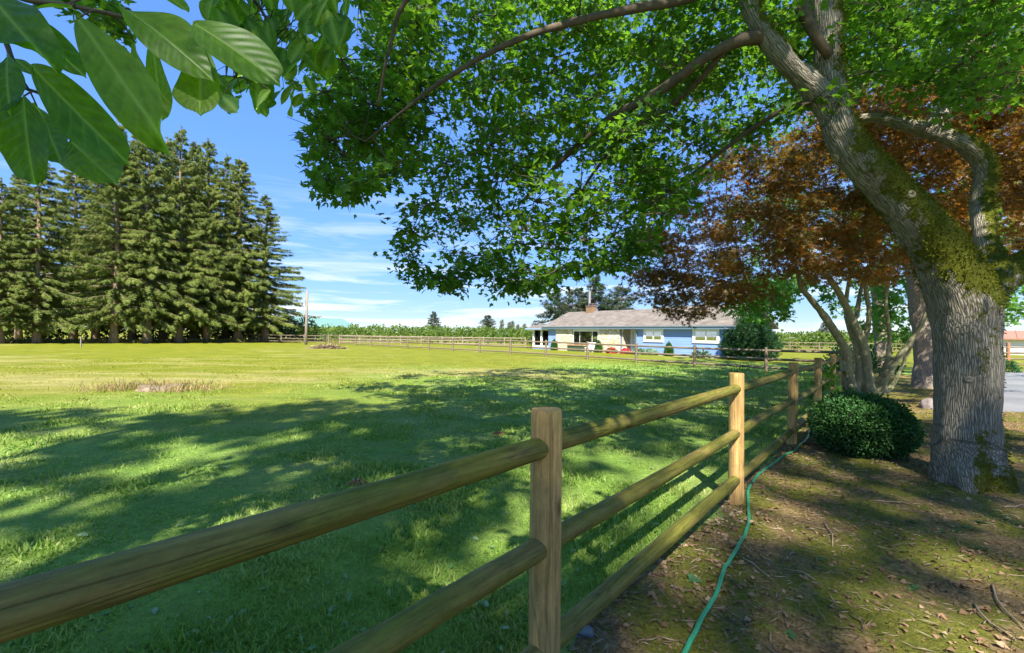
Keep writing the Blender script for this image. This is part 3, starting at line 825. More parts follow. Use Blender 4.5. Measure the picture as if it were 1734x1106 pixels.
    tt = ((HR[0] + om * HN[0]) - q * (HR[1] + om * HN[1])) / (0.634 + 0.773 * q)
    ch = Geo(); hbox(ch, tt - 0.42, tt + 0.42, om - 0.34, om + 0.34, 3.5, 4.62); chim = ch.build('chimney', M_BRICK, h)
    for i in range(6):
        z = 3.92 + i * 0.115
        g = Geo(); hbox(g, tt - 0.428, tt + 0.428, om - 0.348, om + 0.348, z, z + 0.095); g.build('brick_course', M_BRICK, chim)
    g = Geo(); hbox(g, tt - 0.48, tt + 0.48, om - 0.40, om + 0.40, 4.62, 4.72); hbox(g, tt - 0.4, tt + 0.02, om - 0.35, om + 0.35, 4.72, 4.88); hbox(g, tt - 0.46, tt + 0.08, om - 0.42, om + 0.42, 4.88, 4.94); g.build('cap', M_CAPST, chim)
    g = Geo(); P = HM(np.array([[tt + 0.24, om, 4.72], [tt + 0.24, om, 6.25]])); g.tube(P, 0.13, 14); g.tube(P + [[0, 0, 1.53], [0, 0, 0.06]], 0.16, 14); g.build('flue_pipe', M_STEEL, chim, smooth=False)
    return h
house = build_house()

# planter and chairs in front of the picture window
def hpt(t, o, z=0.0): return HM(np.array([[t, o, z]]))[0]
def build_porch_things():
    a, b = t_px(998), t_px(971)
    p = thing('planter_box', hpt((a + b) / 2, 0.6), 'dark green planter box under the picture window', 'planter')
    g = Geo(); hbox(g, a, b, 0.35, 0.85, 0.0, 0.5); hbox(g, a - 0.04, b + 0.04, 0.31, 0.89, 0.5, 0.56); g.build('box', plain('planter_green', (0.05, 0.075, 0.04), 0.7, var=0.3), p)
    g = Geo(); hbox(g, a - 0.02, b + 0.02, 0.36, 0.84, 0.561, 0.66); g.build('wood_ledge', plain('ledge_wood', (0.35, 0.2, 0.1), 0.7), p)
    for px in (1005, 1011):
        t = t_px(px)
        c = thing('patio_chair', hpt(t, 0.7), 'white patio chair %s the picture window' % ('beside the planter, below' if px == 1005 else 'next to the stone panel, right of'), 'chair', 'white patio chairs')
        g = Geo(); hbox(g, t - 0.25, t + 0.25, 0.45, 0.95, 0.38, 0.44); g.build('seat', M_WHITE, c)
        g = Geo(); hbox(g, t - 0.25, t + 0.25, 0.42, 0.47, 0.441, 0.92); g.build('backrest', M_WHITE, c)
        for dt in (-0.22, 0.22):
            for o in (0.5, 0.9):
                g = Geo(); g.tube(HM(np.array([[t + dt, o, 0.0], [t + dt, o, 0.385]])), 0.025, 6); g.build('leg', M_WHITE, c)
build_porch_things()

# ------------------------------------------------------------------ other buildings, pole
M_GROOF = plain('green_metal_roof', (0.15, 0.27, 0.235), 0.7, 0.2, var=0.08)
def gabled(name, label, A, B, depth, eave, ridge, wm, rm_, base=0.0, over=0.5, cat='barn'):
    A = np.array(A, float); B = np.array(B, float); u = unit(B - A); nb = np.array([-u[1], u[0]]); L = np.linalg.norm(B - A)
    t = thing(name, (*A, base), label, cat)
    def M(V): V = np.asarray(V, float); return np.stack([A[0] + V[:, 0] * u[0] + V[:, 1] * nb[0], A[1] + V[:, 0] * u[1] + V[:, 1] * nb[1], V[:, 2] + base], 1)
    g = Geo(); g.box((0, 0, -0.5), (L, depth, eave), M); 
    g.add(M([[0, 0, eave], [0, depth, eave], [0, depth / 2, ridge]]), [[0, 2, 1]]); g.add(M([[L, 0, eave], [L, depth, eave], [L, depth / 2, ridge]]), [[0, 1, 2]])
    g.build('wall', wm, t)
    o = over; T = 0.14; k = (ridge - eave) / (depth / 2)
    V = [[-o, -o, eave - o * k], [L + o, -o, eave - o * k], [L + o, depth / 2, ridge], [-o, depth / 2, ridge], [L + o, depth + o, eave - o * k], [-o, depth + o, eave - o * k]]
    V = np.array(V) + [0, 0, 0.02]; V = np.vstack([V, V + [0, 0, T]])
    obj('roof', M(V), np.array([[0, 1, 2, 3], [3, 2, 4, 5], [6, 9, 8, 7], [9, 11, 10, 8], [0, 6, 7, 1], [5, 4, 10, 11], [0, 3, 9, 6], [3, 5, 11, 9], [1, 7, 8, 2], [2, 8, 10, 4]]), rm_, t)
    for i in range(int(L / 1.2)):          # standing seams
        x = 0.3 + i * 1.2; g = Geo()
        Vs = np.array([[x, -o, eave - o * k + T + 0.02], [x + 0.06, -o, eave - o * k + T + 0.02], [x + 0.06, depth / 2, ridge + T + 0.02], [x, depth / 2, ridge + T + 0.02]])
        Vs = np.vstack([Vs, Vs + [0, 0, 0.05]])
        g.add(M(Vs), [[4, 7, 6, 5], [0, 4, 5, 1], [1, 5, 6, 2], [2, 6, 7, 3], [3, 7, 4, 0]]); g.build('roof_seam', rm_, t)
    return t, M, L
gabled('barn', 'grey barn with pale green metal roof behind the orchard', (-47.7, 105), (-40.6, 118), 11.0, 2.6, 4.9, plain('barn_siding', (0.34, 0.33, 0.33), 0.7, var=0.08), M_GROOF)
def white_building():
    M_W = plain('white_garage_paint', (0.78, 0.77, 0.78), 0.6, var=0.04); M_R = plain('red_brown_fascia', (0.36, 0.17, 0.11), 0.7, var=0.15)
    b = 0.0
    t, M, L = gabled('white_garage', 'white outbuilding with red-brown eave past the driveway fence', (59.0, 55.2), (74.0, 39.6), 9.0, 1.85, 2.75, M_W, M_R, base=b, over=0.6, cat='building')
    for i in range(8):
        g = Geo(); g.box((0.0, -0.04, 0.1 + i * 0.2), (L, -0.004, 0.285 + i * 0.2), M); g.build('siding_board', M_W, t)
white_building()
def utility_pole():
    p = at(518, 584, 53.5); p[2] = 0.0
    t = thing('utility_pole', p, 'bare wooden utility pole at the edge of the spruce row', 'pole')
    g = Geo(); g.tube([p - [0, 0, .4], p + [0.03, 0, 3.0], p + [0.08, 0, 6.35]], [0.17, 0.15, 0.12], 12); g.build('shaft', plain('pole_wood', (0.24, 0.20, 0.155), 0.8, var=0.25, stretch=(6, 6, 0.4)), t, smooth=True)
    g = Geo(); g.tube([p + [-0.05, -0.16, 4.6], p + [-0.05, -0.16, 5.3]], 0.05, 8); g.build('conduit', M_STEEL, t)
utility_pole()
# ------------------------------------------------------------------ leaf templates
def maple_leaf():
    half = [(0.34, 0.0), (0.27, 0.17), (0.57, 0.42), (0.24, 0.47), (0.17, 0.72)]
    o = [(0.0, 0.04)] + half + [(0.0, 1.0)] + [(-x, y) for x, y in half[::-1]]
    V = [(0, 0.33, -0.05)] + [(x, y, 0.10 * abs(x) - 0.14 * max(0, y - 0.5) - (0.10 if abs(x) > 0.5 else 0)) for x, y in o]
    k = len(o)
    return np.array(V), np.array([[0, 1 + i, 1 + (i + 1) % k] for i in range(k)])
def acer_palm():
    V = [(0, 0.22, 0)]; Fc = []
    for a, L in ((0, 0.78), (38, 0.68), (-38, 0.68), (80, 0.5), (-80, 0.5)):
        r = math.radians(a); w = 0.10
        c, s = math.cos(r), math.sin(r)
        def q(u, v): return (u * c + v * s, 0.22 + v * c - u * s, -0.10 * v * v)
        i = len(V); V += [q(-w * 1.25, L * 0.18), q(w * 1.25, L * 0.18), q(0, L)]
        Fc += [[i, i + 2, i + 1]]
    return np.array(V), np.array(Fc)
def oval_leaf():
    V = [(0, 0, 0), (0.28, 0.35, 0.05), (0.24, 0.72, 0.02), (0, 1, -0.06), (-0.24, 0.72, 0.02), (-0.28, 0.35, 0.05), (0, 0.5, -0.03)]
    return np.array(V), np.array([[6, i, (i + 1) % 6] for i in range(6)])
def quad_leaf():
    return np.array([(0, 0, 0), (0.32, 0.5, 0.04), (0, 1, -0.04), (-0.32, 0.5, 0.04)]), np.array([[0, 1, 2], [0, 2, 3]])
MAPLE, PALM, OVAL, QUAD = maple_leaf(), acer_palm(), oval_leaf(), quad_leaf()

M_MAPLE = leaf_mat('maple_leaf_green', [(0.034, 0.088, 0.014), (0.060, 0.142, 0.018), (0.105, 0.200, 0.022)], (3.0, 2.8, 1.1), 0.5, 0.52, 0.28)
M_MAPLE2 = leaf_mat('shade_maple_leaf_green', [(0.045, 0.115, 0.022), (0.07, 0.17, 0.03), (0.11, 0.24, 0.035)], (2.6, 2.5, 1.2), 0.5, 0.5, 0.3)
M_SHADELIFT = leaf_mat('shade_lifting_leaves', [(0.09, 0.19, 0.03), (0.13, 0.26, 0.04), (0.18, 0.32, 0.05)], (2.2, 2.0, 1.3), 0.62, 0.5, 0.3)  # unseen crowns only: extra pale and translucent, lifting the shade below
M_RED = leaf_mat('copper_maple_leaf', [(0.080, 0.044, 0.018), (0.130, 0.075, 0.020), (0.100, 0.120, 0.022), (0.20, 0.072, 0.028), (0.11, 0.150, 0.026)], (2.8, 1.9, 0.9), 0.52, 0.4, 0.5, nscale=0.5)
M_TWIG = plain('twig_bark', (0.10, 0.075, 0.05), 0.85, 0.2, var=0.35, vscale=20)

def grow(limb_pts, limb_rad, C, rs, sag=0.08, rmin=0.006, rmax=0.05):
    """connect clump centres to the nearest part of the growing skeleton; returns Geo of branches"""
    g = Geo()
    nodes = [np.asarray(p, float) for p in limb_pts]; dep = [0] * len(nodes)
    NP_ = np.array(nodes)
    base = NP_
    dist = np.array([np.min(np.linalg.norm(base - c, axis=1)) for c in C])
    order = np.argsort(dist)
    pts = list(NP_); rads = list(np.broadcast_to(limb_rad, (len(NP_),)))
    for i in order:
        c = C[i]
        A = np.array(pts)
        dd = np.linalg.norm(A - c, axis=1)
        j = int(np.argmin(dd))
        a = A[j]; L = dd[j]
        if L < 1e-3: continue
        r0 = min(rads[j] * 0.7, rmax, 0.010 + 0.010 * L); r0 = max(r0, rmin)
        m = max(3, int(L / 0.25) + 2)
        t = np.linspace(0, 1, m)[:, None]
        side = rs.normal(size=3); side -= unit(c - a) * np.dot(side, unit(c - a))
        P = a + (c - a) * t + np.array([0, 0, 1.0]) * (np.sin(t * np.pi) * sag * L) + side * (np.sin(t * np.pi * rs.uniform(0.8, 2.0)) * 0.05 * L)
        R = np.linspace(r0, max(r0 * 0.45, rmin * 0.7), m)
        V, Fq = tube(P, R, 5 if r0 > 0.015 else 4); g.add(V, Fq)
        for q in range(1, m):
            pts.append(P[q]); rads.append(R[q])
    return g

def clump_leaves(C, R, n_per, size, tpl, rs, twigs=None, flat=0.55, up=1.0, droop=0.35, spread=0.7):
    """leaves on short twigs inside every clump; returns positions etc."""
    Ps, Ts, Ns, Ss = [], [], [], []
    for c, r in zip(C, R):
        nt = max(4, int(n_per / 9))
        d = unit(rs.normal(size=(nt, 3)) * [1, 1, flat])
        ends = c + d * (r * rs.uniform(0.55, 1.0, (nt, 1)) * [1, 1, flat + 0.2])
        if twigs is not None:
            for e_ in ends:
                V, Fq = tube(np.array([c, (c + e_) / 2 + [0, 0, 0.04 * r], e_]), np.array([0.006, 0.004, 0.002]), 3); twigs.add(V, Fq)
        k = int(n_per)
        ti = rs.integers(0, nt, k); f = rs.uniform(0.25, 1.05, (k, 1))
        P = c + (ends[ti] - c) * f + rs.normal(size=(k, 3)) * (0.10 * r + 0.02)
        T = unit(d[ti] * [1, 1, 0.5] + rs.normal(size=(k, 3)) * spread + [0, 0, -droop])
        Nn = unit(np.array([0, 0, up]) + rs.normal(size=(k, 3)) * 0.45)
        Ps.append(P); Ts.append(T); Ns.append(Nn); Ss.append(rs.uniform(0.65, 1.15, k) * size)
    return np.concatenate(Ps), np.concatenate(Ts), np.concatenate(Ns), np.concatenate(Ss)

def poly_clumps(poly, drange, n, rs, holes=(), zmax=None):
    """clump centres in space seen through a region of the view, spread through a depth of crown"""
    xs = [p[0] for p in poly]; ys = [p[1] for p in poly]
    out = []
    while len(out) < n:
        px = rs.uniform(min(xs), max(xs), 400); py = rs.uniform(min(ys), max(ys), 400)
        ok = in_poly(px, py, poly)
        for h in holes: ok &= ~in_poly(px, py, h)
        for x, y in zip(px[ok], py[ok]):
            out.append(at(x, y, rs.uniform(*drange)))
    return np.array(out[:n])

def ell_clumps(center, rad, n, rs, keep=None, shell=0.35):
    out = []
    while len(out) < n:
        d = unit(rs.normal(size=(200, 3))) * rs.uniform(shell, 1, (200, 1)) ** 0.6
        P = np.asarray(center) + d * rad
        if keep is not None: P = P[keep(P)]
        out += list(P)
    return np.array(out[:n])

def in_frame(P, margin=0):
    u, v = proj(P)
    return (P[:, 1] > 0.05) & (u > -margin) & (u < IMG_W + margin) & (v > -margin) & (v < IMG_H + margin)

# ------------------------------------------------------------------ big maple in front
def bark_mat(name, ridge=1.0, base=(0.40, 0.35, 0.27), dark=(0.085, 0.068, 0.048)):
    m, n, l, out = new_mat(name)
    tcn = N(n, 'ShaderNodeTexCoord')
    at_ = N(n, 'ShaderNodeAttribute', attribute_name='bark')          # wraps round the stem, runs along it
    mpn = N(n, 'ShaderNodeMapping'); mpn.inputs['Scale'].default_value = (1, 1, 0.085); l.new(at_.outputs['Vector'], mpn.inputs['Vector'])
    w = N(n, 'ShaderNodeTexNoise', Scale=5.0, Detail=2.0); l.new(at_.outputs['Vector'], w.inputs['Vector'])
    wv = N(n, 'ShaderNodeVectorMath', operation='SCALE'); wv.inputs['Scale'].default_value = 0.035; l.new(w.outputs['Color'], wv.inputs[0])
    av = N(n, 'ShaderNodeVectorMath', operation='ADD'); l.new(mpn.outputs[0], av.inputs[0]); l.new(wv.outputs[0], av.inputs[1])
    v = N(n, 'ShaderNodeTexVoronoi', Scale=54.0, feature='DISTANCE_TO_EDGE'); l.new(av.outputs[0], v.inputs['Vector'])
    n2 = N(n, 'ShaderNodeTexNoise', Scale=60.0, Detail=6.0, Roughness=0.7); l.new(mpn.outputs[0], n2.inputs['Vector'])
    n3 = N(n, 'ShaderNodeTexNoise', Scale=3.2, Detail=6.0, Roughness=0.65); l.new(tcn.outputs['Object'], n3.inputs['Vector'])
    vr = ramp(n, [(0.0, 0.14), (0.13, 0.62), (0.4, 0.95)]); l.new(v.outputs['Distance'], vr.inputs['Fac'])
    hh = N(n, 'ShaderNodeMath', operation='MULTIPLY_ADD'); hh.inputs[1].default_value = 0.85; l.new(n2.outputs['Fac'], hh.inputs[0]); l.new(vr.outputs[0], hh.inputs[2])
    b = np.array(base); d = np.array(dark)
    rc = ramp(n, [(0.22, d), (0.65, b * 0.75), (1.0, b * 1.15)]); 
    hn = N(n, 'ShaderNodeMath', operation='MULTIPLY'); hn.inputs[1].default_value = 0.62; l.new(hh.outputs[0], hn.inputs[0]); l.new(hn.outputs[0], rc.inputs['Fac'])
    lich = ramp(n, [(0.62, 0.0), (0.70, 0.6)]); l.new(n3.outputs['Fac'], lich.inputs['Fac'])
    m1 = N(n, 'ShaderNodeMix', data_type='RGBA'); l.new(lich.outputs[0], m1.inputs['Factor']); l.new(rc.outputs[0], m1.inputs['A']); m1.inputs['B'].default_value = (0.36, 0.35, 0.29, 1)
    ma = N(n, 'ShaderNodeAttribute', attribute_name='moss')
    n4 = N(n, 'ShaderNodeTexNoise', Scale=14.0, Detail=6.0, Roughness=0.72); l.new(tcn.outputs['Object'], n4.inputs['Vector'])
    ms_ = N(n, 'ShaderNodeMath', operation='ADD'); l.new(ma.outputs['Fac'], ms_.inputs[0])
    n4s = N(n, 'ShaderNodeMath', operation='MULTIPLY_ADD'); n4s.inputs[1].default_value = 1.6; n4s.inputs[2].default_value = -0.8; l.new(n4.outputs['Fac'], n4s.inputs[0]); l.new(n4s.outputs[0], ms_.inputs[1])
    mf = ramp(n, [(0.42, 0.0), (0.58, 1.0)]); l.new(ms_.outputs[0], mf.inputs['Fac'])
    n5 = N(n, 'ShaderNodeTexNoise', Scale=45.0, Detail=5.0, Roughness=0.8); l.new(tcn.outputs['Object'], n5.inputs['Vector'])
    mc = ramp(n, [(0.3, (0.045, 0.052, 0.006)), (0.55, (0.110, 0.120, 0.010)), (0.75, (0.19, 0.18, 0.02))]); l.new(n5.outputs['Fac'], mc.inputs['Fac'])
    m2 = N(n, 'ShaderNodeMix', data_type='RGBA'); l.new(mf.outputs[0], m2.inputs['Factor']); l.new(m1.outputs['Result'], m2.inputs['A']); l.new(mc.outputs[0], m2.inputs['B'])
    p = N(n, 'ShaderNodeBsdfPrincipled', Roughness=0.9); p.inputs['Specular IOR Level'].default_value = 0.15
    l.new(m2.outputs['Result'], p.inputs['Base Color'])
    hm = N(n, 'ShaderNodeMix', data_type='FLOAT'); l.new(mf.outputs[0], hm.inputs['Factor']); l.new(hh.outputs[0], hm.inputs['A'])
    n5m = N(n, 'ShaderNodeMath', operation='MULTIPLY'); n5m.inputs[1].default_value = 1.6; l.new(n5.outputs['Fac'], n5m.inputs[0]); l.new(n5m.outputs[0], hm.inputs['B'])
    bn = N(n, 'ShaderNodeBump', Strength=1.0, Distance=0.019 * ridge); l.new(hm.outputs['Result'], bn.inputs['Height']); l.new(bn.outputs[0], p.inputs['Normal'])
    l.new(p.outputs[0], out.inputs[0])
    return m
M_BARK = bark_mat('ridged_maple_bark', 1.0)
M_BARK2 = bark_mat('smooth_maple_bark', 0.5, base=(0.42, 0.34, 0.26))
M_BARK3 = bark_mat('japanese_maple_bark', 0.35, base=(0.36, 0.35, 0.20), dark=(0.15, 0.145, 0.08))
M_MOSS = leaf_mat('moss_tufts', [(0.045, 0.055, 0.006), (0.105, 0.115, 0.010), (0.19, 0.18, 0.02)], (1.5, 1.5, 1), 0.3, 0.9, 0.1)

def path(px_pts, m=None, per=0.12):
    """px_pts rows: px, py, depth, width in pixels -> points and radii"""
    Q = np.array([[*at(a, b, d), w * d / F_PX / 2 / math.sqrt(1 + ((a - CX) / F_PX) ** 2)] for a, b, d, w in px_pts])
    L = np.sum(np.linalg.norm(np.diff(Q[:, :3], axis=0), axis=1))
    S = spline(Q, m or max(6, int(L / per)))
    return S[:, :3], np.maximum(S[:, 3], 0.004)

def woody(name, paths, parent, mat, voxel=0.02, bumps=0.03, moss=None, smooth_it=4, seed=0, nseg=20):
    """several stems fused to one continuous skin; bark and moss coordinates stored on it"""
    g = Geo()
    for P, R in paths: g.tube(P, R, nseg, True, 0.05, seed)
    V, fs = g.get()
    me = make_mesh('tmp', V, fs, None)
    o = bpy.data.objects.new('tmp', me); COL.objects.link(o)
    md = o.modifiers.new('r', 'REMESH'); md.mode = 'VOXEL'; md.voxel_size = voxel; md.use_smooth_shade = True
    sm = o.modifiers.new('s', 'SMOOTH'); sm.factor = 0.5; sm.iterations = smooth_it
    dg = bpy.context.evaluated_depsgraph_get(); dg.update()
    ev = o.evaluated_get(dg); m2 = bpy.data.meshes.new_from_object(ev)
    bpy.data.objects.remove(o); bpy.data.meshes.remove(me)
    n = len(m2.vertices)
    co = np.empty(n * 3, np.float32); m2.vertices.foreach_get('co', co); co = co.reshape(-1, 3).astype(float)
    nr = np.empty(n * 3, np.float32); m2.vertex_normals.foreach_get('vector', nr); nr = nr.reshape(-1, 3).astype(float)
    co2 = co + nr * (bumps * fbm(co, 2.6, 3, seed + 2) + bumps * 0.35 * fbm(co, 9, 2, seed + 4))[:, None]
    # nearest stem -> axis frame
    AP, AT, AS = [], [], []
    for P, R in paths:
        L = np.concatenate([[0], np.cumsum(np.linalg.norm(np.diff(P, axis=0), axis=1))])
        AP.append(P); AT.append(unit(np.gradient(P, axis=0))); AS.append(L)
    AP = np.concatenate(AP); AT = np.concatenate(AT); AS = np.concatenate(AS)
    idx = np.empty(n, int)
    for s in range(0, n, 20000):
        idx[s:s + 20000] = np.argmin(((co[s:s + 20000, None, :] - AP[None]) ** 2).sum(-1), 1)
    rel = co - AP[idx]; T = AT[idx]
    along = AS[idx] + np.sum(rel * T, 1)
    radv = rel - T * np.sum(rel * T, 1, keepdims=True)
    bark = np.stack([radv[:, 0] + 0.5 * radv[:, 2], radv[:, 1], along], 1)
    m2.vertices.foreach_set('co', co2.astype(np.float32).ravel())
    if parent is not None:
        m2.transform(Matrix.Translation(-Vector(parent.location)))
    m2.attributes.new('bark', 'FLOAT_VECTOR', 'POINT').data.foreach_set('vector', bark.astype(np.float32).ravel())
    mv = moss(co, nr) if moss is not None else np.zeros(n)
    m2.attributes.new('moss', 'FLOAT', 'POINT').data.foreach_set('value', mv.astype(np.float32))
    m2.materials.clear(); m2.materials.append(mat)
    m2.name = name
    ob = link_mesh(name, m2, parent=parent)
    return ob, co2, nr, mv

def add_moss(co, nr, mv, parent, n, rs, L=0.03):
    w = np.clip(mv - 0.35, 0, 1); 
    if w.sum() <= 0: return
    i = rs.choice(len(co), n, p=w / w.sum())
    P = co[i] + rs.normal(size=(n, 3)) * 0.008
    T = unit(nr[i] + rs.normal(size=(n, 3)) * 0.6 + [0, 0, -0.15])
    V, Fq = scatter(P, T, rs.normal(size=(n, 3)), rs.uniform(0.5, 1.3, n) * L, QUAD[0] * [0.7, 1, 1], QUAD[1])
    o = obj('moss', V, Fq, M_MOSS, parent); tag(o, 'olive green moss cushions', kind='stuff')

def build_maple():
    rs = np.random.default_rng(21)
    b = gp(1640, 818); D = b[1]
    t = thing('maple_tree', b, 'large green maple with thick mossy leaning trunk beside the ball shrub', 'tree')
    # trunk flares into the ground
    main = path([(1645, 860, D, 200), (1641, 822, D, 160), (1638, 780, D, 132), (1637, 700, D, 118), (1637, 600, D, 119), (1632, 530, D, 132), (1612, 470, D - .05, 126), (1570, 395, D - .1, 94), (1497, 312, D - .15, 76), (1437, 245, D - .2, 66), (1412, 180, D - .2, 59), (1403, 110, D - .1, 54), (1402, 30, D, 56), (1385, -70, D + .1, 50), (1350, -220, D + .3, 40), (1330, -420, D + .6, 26), (1300, -600, D + .9, 12)])
    left = path([(1425, 215, D - .2, 54), (1385, 158, D - .2, 47), (1335, 108, D - .3, 40), (1290, 52, D - .3, 37), (1262, -10, D - .2, 33), (1230, -120, D, 34), (1180, -260, D + .3, 24), (1120, -400, D + .6, 12)])
    right = path([(1640, 520, D, 110), (1680, 478, D + .1, 84), (1730, 455, D + .25, 74), (1790, 430, D + .5, 66), (1880, 350, D + .7, 58), (1960, 200, D + 1, 46), (2020, 0, D + 1.2, 30), (2050, -200, D + 1.4, 12)])
    elbow = path([(1690, 470, D + .25, 52), (1672, 420, D + .6, 44), (1662, 350, D + .9, 42), (1668, 285, D + 1.0, 44), (1640, 248, D + 1.0, 42), (1590, 228, D + 1.1, 37), (1540, 212, D + 1.2, 32), (1490, 200, D + 1.4, 26), (1440, 200, D + 1.6, 14), (1390, 190, D + 1.9, 8)])
    riser = path([(1575, 224, D + 1.1, 42), (1605, 170, D + 1.2, 34), (1632, 110, D + 1.3, 30), (1660, 50, D + 1.5, 26), (1690, -40, D + 1.7, 20), (1700, -200, D + 2, 10)])
    b1 = path([(1300, 62, D - .3, 30), (1255, 68, D - .3, 24), (1195, 98, D - .2, 19), (1105, 162, D, 16), (1040, 195, D + .2, 14), (1000, 228, D + .3, 11), (955, 268, D + .5, 9), (922, 302, D + .7, 6), (880, 345, D + .9, 4)])
    b2 = path([(1230, 82, D - .2, 12), (1185, 135, D, 11), (1130, 185, D + .3, 10), (1050, 240, D + .6, 8), (1000, 300, D + .9, 5), (960, 370, D + 1.2, 4)])
    b3 = path([(1375, 172, D - .2, 14), (1320, 190, D + .1, 9), (1250, 235, D + .4, 8), (1180, 290, D + .7, 6), (1110, 335, D + 1, 5), (1050, 370, D + 1.2, 4)])
    b4 = path([(1255, -30, D - .1, 22), (1150, 0, D - .4, 18), (1000, 30, D - .8, 14), (870, 70, D - 1.0, 10), (760, 130, D - 1.0, 8), (680, 190, D - 1.0, 5), (620, 240, D - .9, 4)])
    b5 = path([(1230, -110, D, 20), (1050, -90, D - 1.0, 16), (850, -70, D - 1.6, 12), (700, -10, D - 1.8, 9), (660, 80, D - 1.7, 6), (640, 180, D - 1.6, 4)])
    b6 = path([(1355, 8, D - .3, 26), (1380, 60, D - .35, 20), (1404, 95, D - .3, 18)])
    root = [path([(1650, 770, D, 80), (1688, 812, D - .05, 54), (1722, 845, D - .1, 30)]), path([(1640, 780, D - .1, 80), (1646, 835, D - .3, 50), (1650, 870, D - .45, 24)])]
    def moss(co, nr):
        u, v = proj(co)
        n = 0.30 * fbm(co, 1.7, 3, 40) + 0.16 * fbm(co, 6, 2, 41)
        # moss grows on the upper side of the leaning stem and the shady right flank
        m = 0.25 + 0.55 * np.clip((co[:, 2] - 1.85) / 0.5, 0, 1) + 0.30 * nr[:, 0] + 0.22 * nr[:, 2] - 0.25 * np.clip((-nr[:, 0] - 0.4) * 2, 0, 1) - 0.35 * np.clip((co[:, 2] - 3.5) / 0.8, 0, 1)
        m += 0.25 * np.clip((0.25 - co[:, 2]) / 0.25, 0, 1)
        return np.clip(m + n, 0, 1)
    tr, co, nr, mv = woody('trunk', [main, left, right, elbow, riser] + root, t, M_BARK, 0.029, 0.018, moss, 4, 5, 24)
    add_moss(co, nr, mv, t, 26000, rs, 0.034)
    # cut faces where old limbs were sawn off
    uu, vv = proj(co); M_CUT = plain('sawn_limb_wood', (0.34, 0.27, 0.17), .85, .2, var=.45, vscale=18, bump=.4)
    for (px, py, r) in ((1409, 272, 0.040), (1540, 334, 0.034), (1640, 645, 0.03)):
        c = np.where(np.hypot(uu - px, vv - py) < 7)[0]; c = c[np.argmin(co[c, 1])]; P, ax = co[c], unit(nr[c])
        g = Geo(); g.tube([P - ax * .05, P + ax * .004, P + ax * .012, P + ax * .006, P + ax * .004], [r * 1.5, r * 1.3, r, r * .8, r * .2], 16, True, .2, 7)
        g.build('knot', M_CUT if py < 500 else M_BARK, t, smooth=True)
    br = Geo()
    for P, R in (b1, b2, b3, b4, b5, b6): br.tube(P, R, 9, True, 0.15, 4)
    POLY = [(515, 240), (522, 185), (560, 120), (588, 60), (600, -60), (1830, -60), (1830, 200), (1700, 240), (1600, 190), (1480, 210), (1340, 190), (1250, 250), (1160, 320), (1100, 420), (1075, 455), (1000, 458), (930, 480), (880, 496), (840, 484), (800, 462), (765, 488), (725, 484), (698, 462), (692, 400), (735, 345), (740, 305), (695, 290), (645, 303), (600, 322), (577, 334), (548, 295)]
    HOLES = [[(752, 25), (785, 55), (782, 115), (768, 160), (742, 90)], [(700, 225), (740, 225), (735, 285), (700, 280)], [(1075, 210), (1110, 205), (1100, 250), (1072, 240)], [(1000, 330), (1020, 325), (1020, 350), (1000, 350)]]
    POLY_L = [(515, 240), (522, 185), (560, 120), (588, 60), (600, -60), (760, -60), (745, 90), (760, 160), (735, 225), (735, 285), (695, 290), (645, 303), (600, 322), (577, 334), (548, 295)]
    POLY_R = [p for p in POLY if p[0] > 690 or p[1] < -50]
    POLY_R = [(760, -60), (1830, -60), (1830, 190), (1700, 170), (1600, 150), (1480, 160), (1340, 190), (1250, 250), (1160, 320), (1100, 420), (1075, 455), (1000, 458), (930, 480), (880, 496), (840, 484), (800, 462), (765, 488), (725, 484), (698, 462), (692, 400), (735, 345), (745, 300), (745, 230), (775, 170), (785, 60)]
    C1 = poly_clumps(POLY_L, (D - 0.7, D + 2.4), 100, rs, HOLES)
    C2 = poly_clumps(POLY_R, (D - 0.4, D + 3.8), 520, rs, HOLES)
    RIM = [(697, 455), (694, 425), (705, 475), (728, 482), (750, 486), (768, 486), (792, 462), (842, 482), (862, 490), (884, 494), (912, 482), (940, 474), (975, 462), (1010, 458), (1050, 455), (535, 262), (545, 295), (560, 312), (577, 330), (600, 318), (630, 305), (660, 298), (690, 285), (700, 400), (720, 360), (1085, 430), (528, 235), (535, 205), (550, 160)]
    C2b = np.array([at(x, y - 6, D + (0.6 if x > 690 else -0.8) + rs.uniform(-.4, .8)) for x, y in RIM])
    def keep(P):
        f = in_frame(P, 40); u, v = proj(P)
        return (~f | (in_poly(u, v, POLY_R) & (P[:, 1] > 3.0))) & (np.linalg.norm(P - [0, 0, CAM_Z], axis=1) > 3.0) & (P[:, 2] > 3.3)
    C3 = ell_clumps((2.8, 5.0, 9.4), (8.2, 7.0, 4.6), 340, rs, keep)
    Call = np.vstack([C1, C2, C2b])
    Rall = rs.uniform(0.32, 0.62, len(Call)); Rall[-len(C2b):] = 0.3
    limbs = np.vstack([p[0] for p in (main, left, right, elbow, riser, b1, b2, b3, b4, b5)])
    lr = np.concatenate([p[1] for p in (main, left, right, elbow, riser, b1, b2, b3, b4, b5)])
    sel = limbs[:, 2] > 2.5
    gb = grow(limbs[sel], lr[sel], np.vstack([Call, C3]), rs)
    br.V += gb.V; br.Q += [q + br.n for q in gb.Q]; br.n += gb.n
    tw = Geo()
    P, T, Nn, S = clump_leaves(Call, Rall, 72, 0.088, MAPLE, rs, tw, flat=0.42)
    u, v = proj(P)
    bad = (u > 1010) & (v > 462) & (u < 1200)
    bad |= (u < 600) & (v > 345)
    bad |= (u < 514 + 14 * np.sin(v * .13)) & (v > 60)
    P, T, Nn, S = P[~bad], T[~bad], Nn[~bad], S[~bad]
